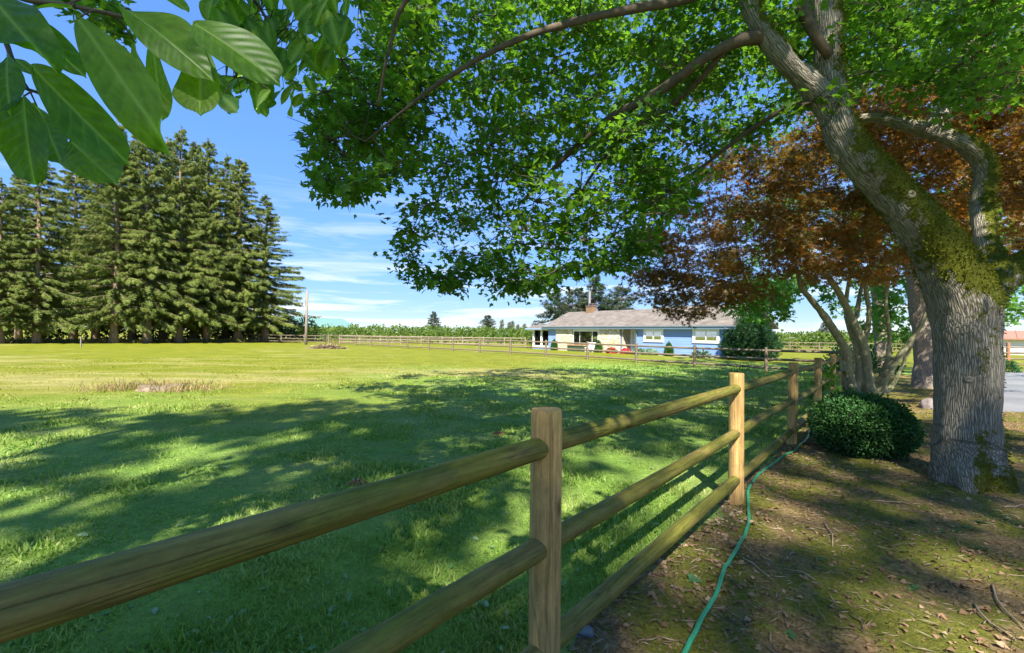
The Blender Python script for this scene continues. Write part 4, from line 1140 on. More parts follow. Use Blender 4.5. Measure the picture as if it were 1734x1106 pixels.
    br.V += tw.V; br.Q += [q + br.n for q in tw.Q]; br.n += tw.n
    br.build('branches', M_TWIG, t, smooth=True)['kind'] = 'stuff'
    # the 300 leaves that show largest are parts, the rest one crown
    u, v = proj(P)
    vis = (u > 0) & (u < IMG_W) & (v > 0) & (v < IMG_H)
    score = np.where(vis, S / P[:, 1], 0)
    top = np.argsort(-score)[:300]
    me = make_mesh('leaf', MAPLE[0], MAPLE[1], M_MAPLE)
    for i in top:
        tt = unit(T[i]); nn = unit(Nn[i] - tt * np.dot(Nn[i], tt)); sd = np.cross(tt, nn)
        M = Matrix(((sd[0], tt[0], nn[0]), (sd[1], tt[1], nn[1]), (sd[2], tt[2], nn[2]))).to_euler()
        link_mesh('leaf', me, tuple(P[i] - b), t, M, (S[i],) * 3)
    rest = np.ones(len(P), bool); rest[top] = False
    P3, T3, N3, S3 = clump_leaves(C3, rs.uniform(0.5, 0.85, len(C3)), 66, 0.16, MAPLE, rs)
    f = in_frame(P3, 30); u3, v3 = proj(P3); ok = ~f | in_poly(u3, v3, POLY_R)
    hid = ok & ~f; ok = ok & f
    P = np.vstack([P[rest], P3[ok]]); T = np.vstack([T[rest], T3[ok]]); Nn = np.vstack([Nn[rest], N3[ok]]); S = np.concatenate([S[rest], S3[ok] * .65])
    V, Fq = scatter(P, T, Nn, S, *MAPLE)
    Vh, Fh = scatter(P3[hid], T3[hid], N3[hid], S3[hid], QUAD[0] * [1.5, 1, 1], QUAD[1])
    tag(obj('upper_crown', Vh, Fh, M_SHADELIFT, t), 'unseen upper foliage, coloured pale to brighten the shade below', kind='stuff')
    tag(obj('crown', V, Fq, M_MAPLE, t), 'dense green maple foliage', kind='stuff')
    return t, b
maple, maple_base = build_maple()

# ------------------------------------------------------------------ copper japanese maple with many stems
def build_red_maple():
    rs = np.random.default_rng(33)
    D = 13.0; b = gp(1478, 669); D = b[1]
    t = thing('japanese_maple', b, 'copper-leaved japanese maple with many pale stems behind the ball shrub', 'tree')
    raw = [
        [(1452, 676, 22), (1444, 657, 20), (1436, 632, 19), (1432, 597, 18), (1423, 577, 17), (1401, 543, 15), (1377, 512, 13), (1358, 488, 11), (1346, 448, 10), (1320, 400, 8), (1270, 350, 5)],
        [(1474, 680, 26), (1471, 655, 22), (1466, 601, 18), (1454, 564, 17), (1432, 518, 14), (1414, 485, 13), (1374, 435, 11), (1331, 402, 8), (1290, 370, 6), (1230, 340, 4)],
        [(1455, 678, 14), (1451, 660, 12), (1454, 607, 12), (1437, 552, 10), (1432, 520, 8), (1440, 460, 7), (1450, 400, 5)],
        [(1490, 676, 24), (1497, 644, 17), (1521, 607, 14), (1546, 571, 12), (1566, 540, 9), (1600, 470, 8), (1650, 400, 6)],
        [(1482, 676, 18), (1486, 652, 13), (1503, 614, 12), (1506, 564, 10), (1500, 512, 9), (1510, 450, 7), (1540, 380, 5)],
        [(1462, 590, 11), (1472, 534, 10), (1466, 481, 8), (1480, 420, 7), (1490, 340, 5)],
        [(1450, 540, 9), (1458, 490, 8), (1475, 440, 6), (1500, 400, 5)],
        [(1500, 664, 12), (1515, 647, 9), (1537, 598, 8), (1548, 575, 6), (1570, 520, 5)],
        [(1400, 470, 8), (1350, 424, 6), (1310, 416, 5), (1265, 418, 3)],
        [(1466, 680, 18), (1448, 668, 11), (1440, 652, 8)]]
    paths = []
    for i, r in enumerate(raw):
        dz = rs.uniform(-1.0, 1.0)
        n = len(r)
        paths.append(path([(x, y, D + dz * (k / n) - 1.6 * (k / n) ** 2, w) for k, (x, y, w) in enumerate(r)], per=0.12))
    def moss(co, nr): return np.clip(0.26 + 0.3 * fbm(co, 2.5, 3, 50) + 0.15 * nr[:, 2], 0, 1)
    woody('stems', paths, t, M_BARK3, 0.036, 0.012, moss, 2, 8, 12)
    POLY = [(1085, 395), (1125, 335), (1200, 278), (1290, 240), (1350, 222), (1400, 150), (1560, 120), (1680, 90), (1830, 70), (1830, 470), (1690, 440), (1570, 430), (1500, 480), (1440, 470), (1380, 478), (1330, 440), (1300, 480), (1240, 500), (1150, 518), (1098, 490), (1085, 440)]
    C = poly_clumps(POLY, (D - 4.6, D + 0.6), 440, rs)
    EXTRA = [(1180, 150), (1160, 175), (1215, 140), (1180, 535), (1150, 532), (1120, 520), (1100, 505), (1215, 520), (1240, 512), (1095, 470), (1088, 430), (1092, 405), (1130, 515), (1165, 540), (1260, 505)]
    C = np.vstack([C, [at(x, y - 8, D - rs.uniform(1.5, 3.5)) for x, y in EXTRA]])
    def keep(P):
        f = in_frame(P, 30); u, v = proj(P); return ~f | in_poly(u, v, POLY)
    C3 = ell_clumps((11.5, 11.5, 6.2), (5.5, 4.5, 3.0), 120, rs, keep)
    C = np.vstack([C, C3])
    limbs = np.vstack([p[0] for p in paths]); lr = np.concatenate([p[1] for p in paths]); sel = limbs[:, 2] > 2.1
    br = grow(limbs[sel], lr[sel], C, rs, 0.10, 0.005, 0.04)
    br.build('branches', M_BARK3, t, smooth=True)['kind'] = 'stuff'
    P, T, Nn, S = clump_leaves(C, rs.uniform(0.45, 0.75, len(C)), 140, 0.135, PALM, rs, None, flat=0.28, droop=0.45, spread=0.5)
    V, Fq = scatter(P, T, Nn, S, *PALM)
    tag(obj('crown', V, Fq, M_RED, t), 'layered copper red foliage', kind='stuff')
build_red_maple()

# ------------------------------------------------------------------ row of maples behind
def build_row_maple(base, label, stem, POLY, drange, n, ell, seed, leaf=0.16, nper=40, mat=None, extra=None):
    rs = np.random.default_rng(seed)
    t = thing('maple_tree', base, label, 'tree', 'maples along the driveway')
    ps = [path(s) for s in stem]
    def moss(co, nr): return np.clip(0.12 + 0.25 * fbm(co, 1.5, 3, seed) + 0.35 * np.clip((co[:, 2] - 2.6) / 1.0, 0, 1) + 0.15 * nr[:, 0], 0, 1)
    woody('trunk', ps, t, M_BARK2, 0.05, 0.03, moss, 3, seed, 16)
    Cs = []
    if n: Cs.append(poly_clumps(POLY, drange, n, rs))
    def keep(P):
        f = in_frame(P, 30); u, v = proj(P); return ~f | in_poly(u, v, POLY)
    if extra: Cs.append(poly_clumps(*extra, rs))
    Cs.append(ell_clumps(*ell, rs, keep)); C = np.vstack(Cs)
    limbs = np.vstack([p[0] for p in ps]); lr = np.concatenate([p[1] for p in ps]); sel = limbs[:, 2] > 2.3
    grow(limbs[sel], lr[sel], C, rs, rmin=0.01).build('branches', M_TWIG, t, smooth=True)['kind'] = 'stuff'
    P, T, Nn, S = clump_leaves(C, rs.uniform(0.6, 1.0, len(C)), nper, leaf, MAPLE, rs)
    V, Fq = scatter(P, T, Nn, S, *MAPLE)
    tag(obj('crown', V, Fq, mat or M_MAPLE2, t), 'green maple foliage', kind='stuff')
b2 = gp(1570, 657); D2 = b2[1]
build_row_maple(b2, 'maple with smooth tan trunk just left of the mossy trunk, grey rock before it', [
    [(1572, 670, D2, 76), (1570, 650, D2, 58), (1569, 600, D2, 46), (1562, 540, D2, 44), (1556, 480, D2, 46), (1548, 420, D2, 42), (1535, 360, D2, 36), (1525, 260, D2, 30), (1520, 100, D2 + .5, 22), (1500, -100, D2 + 1, 12)],
    [(1556, 470, D2, 34), (1600, 380, D2, 26), (1650, 280, D2 + .4, 20), (1700, 150, D2 + .8, 12)]],
    [(1180, -60), (1830, -60), (1830, 520), (1700, 500), (1600, 450), (1480, 430), (1300, 330), (1180, 300)], (D2 - 4, D2 + 3), 120, ((14, 16.5, 9.0), (6.5, 6.0, 4.5), 150), 44)
D3 = 22.0; b3 = at(1496, 620, D3); b3[2] = float(gz(b3[0], b3[1]))
build_row_maple(b3, 'far maple trunk seen between the stems of the copper maple', [
    [(1498, 660, D3, 46), (1496, 640, D3, 38), (1495, 600, D3, 31), (1493, 560, D3, 30), (1488, 500, D3, 28), (1480, 400, D3, 24), (1470, 250, D3, 16), (1460, 100, D3, 8)]],
    [(1225, 330), (1830, 330), (1830, 545), (1712, 548), (1600, 560), (1560, 585), (1470, 580), (1440, 560), (1405, 520), (1350, 505), (1330, 535), (1290, 545), (1240, 522), (1228, 480)], (D3 - 5, D3 + 3), 210, ((18, 23, 8.5), (6.5, 6.0, 4.0), 90), 45, leaf=0.2, nper=50, extra=([(1228, 462), (1345, 472), (1338, 536), (1300, 546), (1245, 528)], (16.5, 20.5), 40))

# ------------------------------------------------------------------ spruces
M_SPR = leaf_mat('spruce_needles', [(0.072, 0.108, 0.020), (0.128, 0.168, 0.030), (0.215, 0.24, 0.048)], (1.6, 1.8, 1.0), 0.28, 0.6, 0.25, nscale=0.25)
M_SPR2 = leaf_mat('dark_fir_needles', [(0.012, 0.026, 0.010), (0.022, 0.044, 0.015), (0.045, 0.070, 0.020)], (1.4, 1.6, 1.0), 0.2, 0.6, 0.25, nscale=0.3)
M_SPRT = plain('spruce_bark', (0.23, 0.17, 0.115), 0.9, 0.15, var=0.4, vscale=6, bump=0.7, bscale=25, stretch=(1, 1, 0.3))
def frond():
    V = [(-0.05, 0.1, 0), (0.05, 0.1, 0), (0, 1, -0.05)]; Fc = [[0, 1, 2]]
    for y, L in ((0.22, 0.34), (0.55, 0.25)):
        for s in (-1, 1):
            i = len(V); V += [(0, y - 0.07, 0), (0, y + 0.09, 0), (s * L, y + L * 0.55, -0.08)]
            Fc.append([i, i + 1, i + 2] if s > 0 else [i, i + 2, i + 1])
    return np.array(V), np.array(Fc)
FROND = frond()
def spruce_meshes(H, R, seed, mat, clear=3.0, droop=0.5, dens=1.0, nspr=68, fl=0.76, power=0.75, whorl=0.40):
    rs = np.random.default_rng(seed)
    tr = Geo(); bz = np.linspace(-0.5, H, 14)
    tr.tube(np.stack([0.12 * np.sin(bz * 0.3 + seed), 0.1 * np.cos(bz * 0.23), bz], 1), np.maximum(0.46 * (H / 30) * (1 - bz / (H * 1.02)) ** 0.8, 0.02) * np.where(bz < 0.6, 1.25, 1), 12, True, 0.1, seed)
    br = Geo(); Ps, Ts, Ns, Ss = [], [], [], []
    z = clear
    while z < H * 0.985:
        f = (z - clear) / (H - clear)
        L0 = R * (1 - f) ** power * (0.75 + 0.25 * min(1, f / 0.08)) + 0.25
        for k in range(rs.integers(5, 8)):
            if rs.random() > dens: continue
            a = rs.uniform(0, 2 * np.pi); L = L0 * rs.uniform(0.62, 1.12)
            t = np.linspace(0, 1, 7)
            rise = rs.uniform(-0.12, 0.22) + 0.25 * f
            zz = z + rs.uniform(-.2, .2) + L * (rise * t - droop * (0.8 - 0.55 * f) * t ** 2 + 0.16 * t ** 4)
            x, y = np.cos(a) * L * t, np.sin(a) * L * t
            P = np.stack([x, y, zz], 1)
            V, Fq = tube(P, np.linspace(0.055, 0.012, 7) * (0.4 + L / R), 3); br.add(V, Fq)
            m = max(4, int(nspr * (0.35 + L / R)))
            u = rs.uniform(0.12, 1.0, m) ** 0.8
            Pi = np.stack([np.interp(u, t, P[:, j]) for j in range(3)], 1)
            out = np.array([np.cos(a), np.sin(a), 0]); side = np.array([-np.sin(a), np.cos(a), 0])
            sgn = rs.choice([-1, 1], m)[:, None]
            D = unit(out * rs.uniform(0.1, 0.9, (m, 1)) + side * sgn * rs.uniform(0.2, 1.0, (m, 1)) * (1.1 - u[:, None]) + np.array([0, 0, -1.0]) * rs.uniform(0.2, 1.3, (m, 1)))
            Ps.append(Pi + rs.normal(size=(m, 3)) * 0.05); Ts.append(D); Ns.append(rs.normal(size=(m, 3)) * 0.6 + [0, 0, 1]); Ss.append(fl * rs.uniform(0.6, 1.25, m) * (0.55 + 0.5 * (L / R)))
        z += whorl * rs.uniform(0.75, 1.25)
    n = 30     # leader
    Ps.append(np.stack([rs.normal(size=n) * .08, rs.normal(size=n) * .08, H - rs.uniform(0, 1.8, n)], 1)); Ts.append(unit(rs.normal(size=(n, 3)) * [1, 1, .3] + [0, 0, .8])); Ns.append(rs.normal(size=(n, 3))); Ss.append(np.full(n, 0.55 * fl))
    V, Fq = scatter(np.concatenate(Ps), np.concatenate(Ts), np.concatenate(Ns), np.concatenate(Ss), *FROND)
    tv, tfs = tr.get(); bv, bfs = br.get()
    return (make_mesh('trunk', tv, tfs, M_SPRT, True), make_mesh('branches', bv, bfs, M_SPRT, True), make_mesh('crown', V, Fq, mat))
def plant_conifer(meshes, name, loc, sc, rz, label, group, cat='tree'):
    t = thing(name, loc, label, cat, group, rz)
    for me in meshes:
        o = link_mesh(me.name.split('.')[0], me, parent=t, scale=sc)
        if me.name.startswith(('crown', 'branches')): o['kind'] = 'stuff'
    return t
SP = [spruce_meshes(30, 6.3, 1, M_SPR, 3.3, power=0.82), spruce_meshes(30, 5.7, 2, M_SPR, 3.6, droop=0.65, power=0.72), spruce_meshes(30, 6.8, 3, M_SPR, 3.0, dens=0.88, power=0.9)]
def build_spruces():
    specs = [  # trunk px, depth, top py, width factor, wording
        (2, 43.5, 300, 1.01, 'spruce at the far left edge, its trunk at the picture border'),
        (66, 45.5, 250, 1.01, 'tall spruce second from the left edge, below the big leaves'),
        (130, 56, 255, 1.01, 'spruce set back in the shade between the second and third trunks'),
        (200, 49.5, 203, 0.88, 'spruce with a dark bare trunk visible up its middle, left of the row centre'),
        (253, 51.5, 212, 0.92, 'spruce right of the one with the bare trunk'),
        (307, 54.5, 214, 0.92, 'tall pointed spruce in the middle of the row'),
        (354, 57.5, 235, 0.88, 'spruce third from the right end of the row'),
        (408, 60.5, 268, 1.05, 'spruce second from the right end of the row'),
        (451, 62.5, 330, 1.34, 'shorter dense spruce at the right end of the row by the utility pole'),
        (34, 52, 290, 1.01, 'spruce behind the gap between the first two trunks from the left'),
        (165, 57, 225, 0.92, 'spruce behind, just left of the bare-trunk spruce'),
        (230, 58, 225, 0.92, 'spruce behind the gap right of the bare-trunk spruce'),
        (283, 60, 232, 0.92, 'spruce behind the gap left of the tall pointed spruce'),
        (332, 62, 240, 0.92, 'spruce behind the gap right of the tall pointed spruce'),
        (384, 65, 262, 0.92, 'spruce behind the gap near the right end of the row')]
    for i, (px, d, ty, wf, lab) in enumerate(specs):
        x = at(px, ty, d)[0]; z = float(gz(x, d)); H = at(px, ty, d)[2] - z
        plant_conifer(SP[i % 3], 'spruce_tree', (x, d, z), (wf * 1.16 * H / 30, wf * 1.16 * H / 30, H / 30), i * 1.3, lab, 'row of spruces across the pasture')
build_spruces()
DF = [spruce_meshes(10, 3.2, 11, M_SPR2, 0.6, 0.35, 1.0, 20, 0.8, 0.85, 0.3), spruce_meshes(10, 3.8, 12, M_SPR2, 0.8, 0.25, 0.95, 22, 0.9, 0.6, 0.32), spruce_meshes(10, 1.2, 13, leaf_mat('poplar_foliage', [(0.05, 0.085, 0.03), (0.085, 0.12, 0.04), (0.13, 0.16, 0.06)], (1.5, 1.5, 1), 0.3, 0.6, 0.2), 0.5, -0.6, 1.0, 9, 0.5, 0.35, 0.3)]
def build_far_trees():
    specs = [(0, 735, 150, 527, 1.45, 'pointed conifer standing alone above the orchard'),
             (1, 826, 150, 533, 1.0, 'broad uneven conifer above the orchard near the house'),
             (1, 940, 62, 495, 1.25, 'dark fir behind the left end of the house roof'),
             (0, 1008, 64, 466, 1.45, 'tall dark fir behind the chimney'),
             (1, 1052, 63, 484, 1.25, 'broad dark fir behind the house roof right of the chimney'),
             (1, 975, 70, 488, 1.1, 'dark fir behind the flue pipe, between two others'),
             (0, 1396, 110, 545, 1.35, 'blue-green conifer beyond the orchard right of the conical yew')]
    for k, px, d, ty, wf, lab in specs:
        x = at(px, ty, d)[0]; z = float(gz(x, d)); H = at(px, ty, d)[2] - z
        plant_conifer(DF[k], 'conifer_tree', (x, d, z), (wf * H / 10 if wf > 1.2 else wf, wf * H / 10 if wf > 1.2 else wf, H / 10), px * 0.7, lab, 'conifers in the distance')
    for px, ty, lab in ((850, 541, 'first poplar left of the others beyond the orchard'), (862.5, 545, 'narrow poplar second from the left beyond the orchard'), (868, 543, 'tallest poplar of the pair beyond the orchard'), (877, 549, 'poplar second from the house beyond the orchard'), (888, 548, 'poplar nearest the sunroom beyond the orchard')):
        d = 190; x = at(px, ty, d)[0]; H = at(px, ty, d)[2]
        plant_conifer(DF[2], 'poplar_tree', (x, d, 0), (1.0, 1.0, H / 10), px, lab, 'poplars in the distance')
build_far_trees()
# ------------------------------------------------------------------ orchard, thicket, shade trees
M_ORCH = leaf_mat('orchard_foliage', [(0.055, 0.105, 0.018), (0.10, 0.165, 0.025), (0.165, 0.22, 0.035)], (1.6, 1.6, 1.0), 0.35, 0.55, 0.25, nscale=0.4)
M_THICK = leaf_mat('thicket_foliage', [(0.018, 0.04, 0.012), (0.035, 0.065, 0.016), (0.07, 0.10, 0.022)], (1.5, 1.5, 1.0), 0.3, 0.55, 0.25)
def bush_points(c, rx, ry, h, n, rs, z0=0.15):
    d = unit(rs.normal(size=(n, 3))); r = rs.uniform(0.35, 1.0, (n, 1)) ** 0.5
    P = d * r * [rx, ry, h / 2] + [0, 0, h / 2 + z0]
    return P + c, d
def orchard():
    rs = np.random.default_rng(70)
    Ps, Ds = [], []
    trunks = Geo()
    for row in range(5):
        y0 = 68 + row * 6
        for x in np.arange(-46, 9 + row * 4, 1.7):
            y = y0 + 0.04 * x + rs.uniform(-.3, .3); xx = x + rs.uniform(-.4, .4)
            h = rs.uniform(1.9, 2.5) * (1 + 0.02 * row)
            P, d = bush_points(np.array([xx, y, 0]), 1.15, 1.15, h, 130 if row < 2 else 60, rs, 0.25)
            Ps.append(P); Ds.append(d)
            trunks.tube([[xx, y, -0.2], [xx, y, 1.0]], 0.06, 4)
    for row in range(3):
        for i in range(16):
            P, d = bush_points(np.array([30 + row * 2 + i * 2.6, 64 + row * 6 - .1 * i, 0]), 1.5, 1.3, 2.1, 110, rs, 0.35); Ps.append(P); Ds.append(d)
    P = np.concatenate(Ps); d = np.concatenate(Ds); n = len(P)
    V, Fq = scatter(P, unit(d + rs.normal(size=(n, 3)) * 0.6 + [0, 0, 0.5]), rs.normal(size=(n, 3)) * 0.7 + d, rs.uniform(0.25, 0.5, n), *QUAD)
    t = thing('orchard', (-20, 68, 0), 'rows of green orchard bushes forming one long band behind the far fence', 'orchard')
    tag(t, kind='stuff')
    tag(obj('foliage', V, Fq, M_ORCH, t), kind='stuff'); trunks.build('stems', M_TWIG, t)['kind'] = 'stuff'
    # nearer orchard trees on the right: the front row one by one
    P, d = bush_points(np.zeros(3), 1.5, 1.3, 2.0, 420, rs, 0.35); n = len(P)
    V, Fq = scatter(P, unit(d + rs.normal(size=(n, 3)) * 0.6), rs.normal(size=(n, 3)) * 0.7 + d, rs.uniform(0.22, 0.45, n), *QUAD)
    mc = make_mesh('crown', V, Fq, M_ORCH); g = Geo(); g.tube([[0, 0, -.3], [0.05, 0, .6], [0, 0, 1.4]], [.09, .07, .04], 6); mt = make_mesh('trunk', *g.get(), M_TWIG)
    nth = ('first', 'second', 'third', 'fourth', 'fifth', 'sixth', 'seventh', 'eighth', 'ninth', 'tenth', 'eleventh', 'twelfth')
    for i in range(12):
        x = 28 + i * 2.6; y = 58 - 0.1 * i
        t = thing('orchard_tree', (x, y, float(gz(x, y))), '%s low orchard tree of the front row, counted from the conical yew' % nth[i], 'tree', 'orchard trees right of the yew', rz=i * 1.1)
        link_mesh('trunk', mt, parent=t); tag(link_mesh('crown', mc, parent=t, scale=(1, 1, rs.uniform(.85, 1.1))), kind='stuff')

orchard()
def thicket():
    rs = np.random.default_rng(71); Ps, Ds = [], []
    for x in np.arange(-72, -32, 1.1):
        y = 72 + (x + 32) * 0.62 + rs.uniform(-1.2, 1.5); h = rs.uniform(2.6, 4.0)
        P, d = bush_points(np.array([x, y, 0]), 1.5, 1.3, h, 230, rs, 0.0); Ps.append(P); Ds.append(d)
    P = np.concatenate(Ps); d = np.concatenate(Ds); n = len(P)
    V, Fq = scatter(P, unit(d + rs.normal(size=(n, 3)) * 0.6), rs.normal(size=(n, 3)) * 0.7 + d, rs.uniform(0.25, 0.55, n), *QUAD)
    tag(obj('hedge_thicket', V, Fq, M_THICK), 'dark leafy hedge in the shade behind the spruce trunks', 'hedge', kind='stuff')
    # long rough grass at the foot of the spruces
    n = 9000
    x = rs.uniform(-55, -30, n); y = 63.5 + (x + 33) * 1.05 + rs.normal(size=n) * 1.0
    V, Fq = scatter(np.stack([x, y, gz(x, y)], 1), rs.normal(size=(n, 3)) * 0.35 + [0, 0, 1], rs.normal(size=(n, 3)) + [0, -1, 0], rs.uniform(0.2, 0.6, n), QUAD[0] * [0.25, 1, 1], QUAD[1])
    tag(obj('rough_grass', V, Fq, leaf_mat('rough_grass_blades', [(0.10, 0.13, 0.03), (0.2, 0.2, 0.06), (0.32, 0.27, 0.12)], (1.3, 1.3, 1), 0.3)), 'long unmown grass at the foot of the spruces', 'grass', kind='stuff')
    p = gp(137, 588)
    g = Geo(); g.box((p[0] - .035, p[1] - .035, -.3), (p[0] + .035, p[1] + .035, 0.85)); g.box((p[0] - .045, p[1] - .045, .85), (p[0] + .045, p[1] + .045, .88))
    tag(g.build('stake', plain('stake_wood', (0.22, 0.2, 0.16), 0.8)), 'short pale stake standing in front of the spruces on the left', 'stake')
thicket()
def shade_trees():
    """unseen trees behind the viewpoint, placed and sized for the shade they cast"""
    def spot(sx, sy, h):                     # unseen crown at height h, placed so its shade falls round (sx, sy)
        k = h / sun_dir.z; return (sx + sun_dir.x * k, sy + sun_dir.y * k, h)
    specs = []
    for (sx, sy, h, r, n, lab) in ((-8.0, 3.2, 16, (5.2, 4.6, 4.5), 100, 'unseen tall tree well behind the viewpoint on the left, placed for its shade'), (-17.5, 3.2, 25, (4.8, 4.6, 4.6), 140, 'unseen tall tree behind the viewpoint, farthest to the left, placed for its shade'),
                                   (-0.9, 1.5, 24, (2.5, 1.2, 1.6), 44, 'unseen tall slender tree straight behind the viewpoint, placed for its shade'), (-2.6, 7.0, 19, (3.6, 3.0, 3.0), 66, 'unseen broad tree behind the viewpoint, left of the middle, placed for its shade'), (5.2, 4.6, 25, (4.8, 4.0, 4.2), 104, 'unseen tall tree behind the viewpoint near the driveway, placed for its shade')):
        c = spot(sx, sy, h); specs.append(((c[0] - .6, c[1] - .8), c, r, n, lab))
    for i, ((x, y), c, r, n, lab) in enumerate(specs):
        rs = np.random.default_rng(80 + i); z = float(gz(x, y))
        t = thing('broadleaf_tree', (x, y, z), lab, 'tree', 'unseen trees placed for their shade')
        g = Geo(); top = np.array([c[0], c[1], c[2] + 2.0])
        P = spline(np.array([[x, y, z - .4], [x + .1, y, z + 2.5], [(x + c[0]) / 2, (y + c[1]) / 2, 12], top]), 16); R = np.linspace(0.45, 0.1, 16); g.tube(P, R, 12, True, 0.1)
        g.build('trunk', M_BARK2, t, smooth=True)
        def keep(Q): return ~in_frame(Q, 120)
        C = ell_clumps(c, r, n, rs, keep)
        grow(P[8:], R[8:], C, rs, rmin=0.012).build('branches', M_TWIG, t)['kind'] = 'stuff'
        Pl, T, Nn, S = clump_leaves(C, rs.uniform(0.7, 1.1, n), 50, 0.32, QUAD, rs)
        ok = ~in_frame(Pl, 60)
        V, Fq = scatter(Pl[ok], T[ok], Nn[ok], S[ok], QUAD[0] * [1.3, 1, 1], QUAD[1])
        tag(obj('crown', V, Fq, M_SHADELIFT, t), kind='stuff')
shade_trees()

# ------------------------------------------------------------------ shrubs
M_BOX = leaf_mat('clipped_shrub_leaves', [(0.022, 0.070, 0.020), (0.042, 0.125, 0.030), (0.080, 0.190, 0.042)], (1.4, 1.6, 1), 0.2, 0.42, 0.4, nscale=3)
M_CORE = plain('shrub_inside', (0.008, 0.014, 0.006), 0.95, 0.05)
M_YEW = leaf_mat('yew_needles', [(0.010, 0.040, 0.014), (0.020, 0.070, 0.020), (0.045, 0.11, 0.03)], (1.3, 1.5, 1), 0.2, 0.5, 0.3, nscale=1)
M_TOP = leaf_mat('topiary_leaves', [(0.03, 0.09, 0.015), (0.05, 0.14, 0.02), (0.08, 0.19, 0.03)], (1.4, 1.6, 1), 0.25, 0.5, 0.3)
def shrub_surface(fn, n, rs, tpl, size, mat, name='leaves', parent=None, core=None, jitter=0.04, upb=0.3):
    """leaves over a closed profile: fn(u in 0..1 height, a) -> radius ; core mesh inside"""
    pass
def ball_shrub():
    rs = np.random.default_rng(90)
    b = gp(1458, 779); D = b[1]; rx = 94 * D / F_PX * 0.84; h = (779 - 674) * D / F_PX
    b = b * (1 + rx * 0.55 / b[1]); b[2] = float(gz(b[0], b[1]))
    t = thing('ball_shrub', b, 'clipped rounded dark green shrub between the log fence and the mossy trunk', 'shrub')
    def surf(d):
        n = 1 + 0.05 * fbm(d * 1.0, 2.2, 3, 9) + 0.035 * noise3(d, 7, 4)
        P = d * [rx, rx, h * 0.56] * n[:, None]
        P[:, 2] += h * 0.45
        # flatter, slightly spreading foot
        return P
    n = 20000
    d = unit(rs.normal(size=(n, 3))); d = d[d[:, 2] > -0.82]; n = len(d)
    P = surf(d) * 1.0; dep = rs.uniform(0.86, 1.015, (n, 1)); P = P * [1, 1, 1] ; P[:, :2] *= dep; P[:, 2:] = (P[:, 2:] - h * .45) * dep + h * .45
    P[:, 2] = np.maximum(P[:, 2], 0.02)
    T = unit(d + rs.normal(size=(n, 3)) * 0.55 + [0, 0, 0.25]); 
    V, Fq = scatter(P + b, T, d + rs.normal(size=(n, 3)) * 0.6, rs.uniform(0.022, 0.042, n), OVAL[0], OVAL[1][:, :])
    tag(obj('leaves', V, Fq, M_BOX, t), kind='stuff')
    k = 420; d2 = unit(rs.normal(size=(k, 3)) + [0, 0, .6]); P2 = surf(d2) * 1.0 + d2 * rs.uniform(.0, .05, (k, 1)); P2[:, 2] = np.maximum(P2[:, 2], .05)
    V, Fq = scatter(P2 + b, unit(d2 + rs.normal(size=(k, 3)) * .4), rs.normal(size=(k, 3)), rs.uniform(.03, .05, k), *OVAL); tag(obj('shoots', V, Fq, M_TOP, t), kind='stuff')
    me = bmesh.new(); bmesh.ops.create_icosphere(me, subdivisions=4, radius=1.0)
    dv = np.array([v.co[:] for v in me.verts]); fv = np.array([[v.index for v in f.verts] for f in me.faces]); me.free()
    Pc = surf(dv) * [0.9, 0.9, 1]; Pc[:, 2] = (Pc[:, 2] - h * .45) * .9 + h * .45
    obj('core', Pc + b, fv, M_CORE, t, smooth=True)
    g = Geo(); g.tube([b - [0, 0, .1], b + [0.02, 0, h * .4]], [0.04, 0.03], 6); g.build('stem', M_TWIG, t)
ball_shrub()
def cone_shrub(name, base, r, h, n, size, mat, label, cat, group, seed, prof, tpl=QUAD, core=True, upb=0.6, bump=0.10):
    rs = np.random.default_rng(seed); b = np.asarray(base, float)
    t = thing(name, b, label, cat, group)
    u = rs.uniform(0, 1, n * 2); w = prof(u); u = u[rs.uniform(0, 1, n * 2) < (w + 0.1) / 1.1][:n]; n = len(u)
    a = rs.uniform(0, 2 * np.pi, n); dirs = np.stack([np.cos(a), np.sin(a), np.zeros(n)], 1)
    Pq = np.stack([np.cos(a), np.sin(a), u * 3], 1)
    R = r * prof(u) * (1 + bump * fbm(Pq, 2.4, 3, seed)) * rs.uniform(0.84, 1.03, n)
    P = dirs * R[:, None]; P[:, 2] = u * h + 0.02
    V, Fq = scatter(P + b, unit(dirs * 0.7 + rs.normal(size=(n, 3)) * 0.5 + [0, 0, upb]), dirs + rs.normal(size=(n, 3)) * 0.5, rs.uniform(0.6, 1.3, n) * size, *tpl)
    tag(obj('foliage', V, Fq, mat, t), kind='stuff')
    uu = np.linspace(0, 0.985, 14); g = Geo(); g.tube(np.stack([np.zeros(14), np.zeros(14), uu * h * 0.98], 1) + b, np.maximum(r * prof(uu) * 0.84, 0.01), 14)
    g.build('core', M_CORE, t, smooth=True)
    return t
yb = gp(1283, 611); 
cone_shrub('yew_shrub', yb + np.array([0, 1.2, 0]), 47 * (yb[1] + 1.2) / F_PX, 78 * (yb[1] + 1.2) / F_PX, 8500, 0.24, M_YEW, 'large dark conical yew at the right corner of the house', 'shrub', None, 91, lambda u: np.clip((0.86 + 0.45 * u - 1.31 * u ** 2.3), 0, 1) * np.clip((1.02 - u) * 6, 0, 1) ** 0.5, tpl=FROND, bump=0.16)
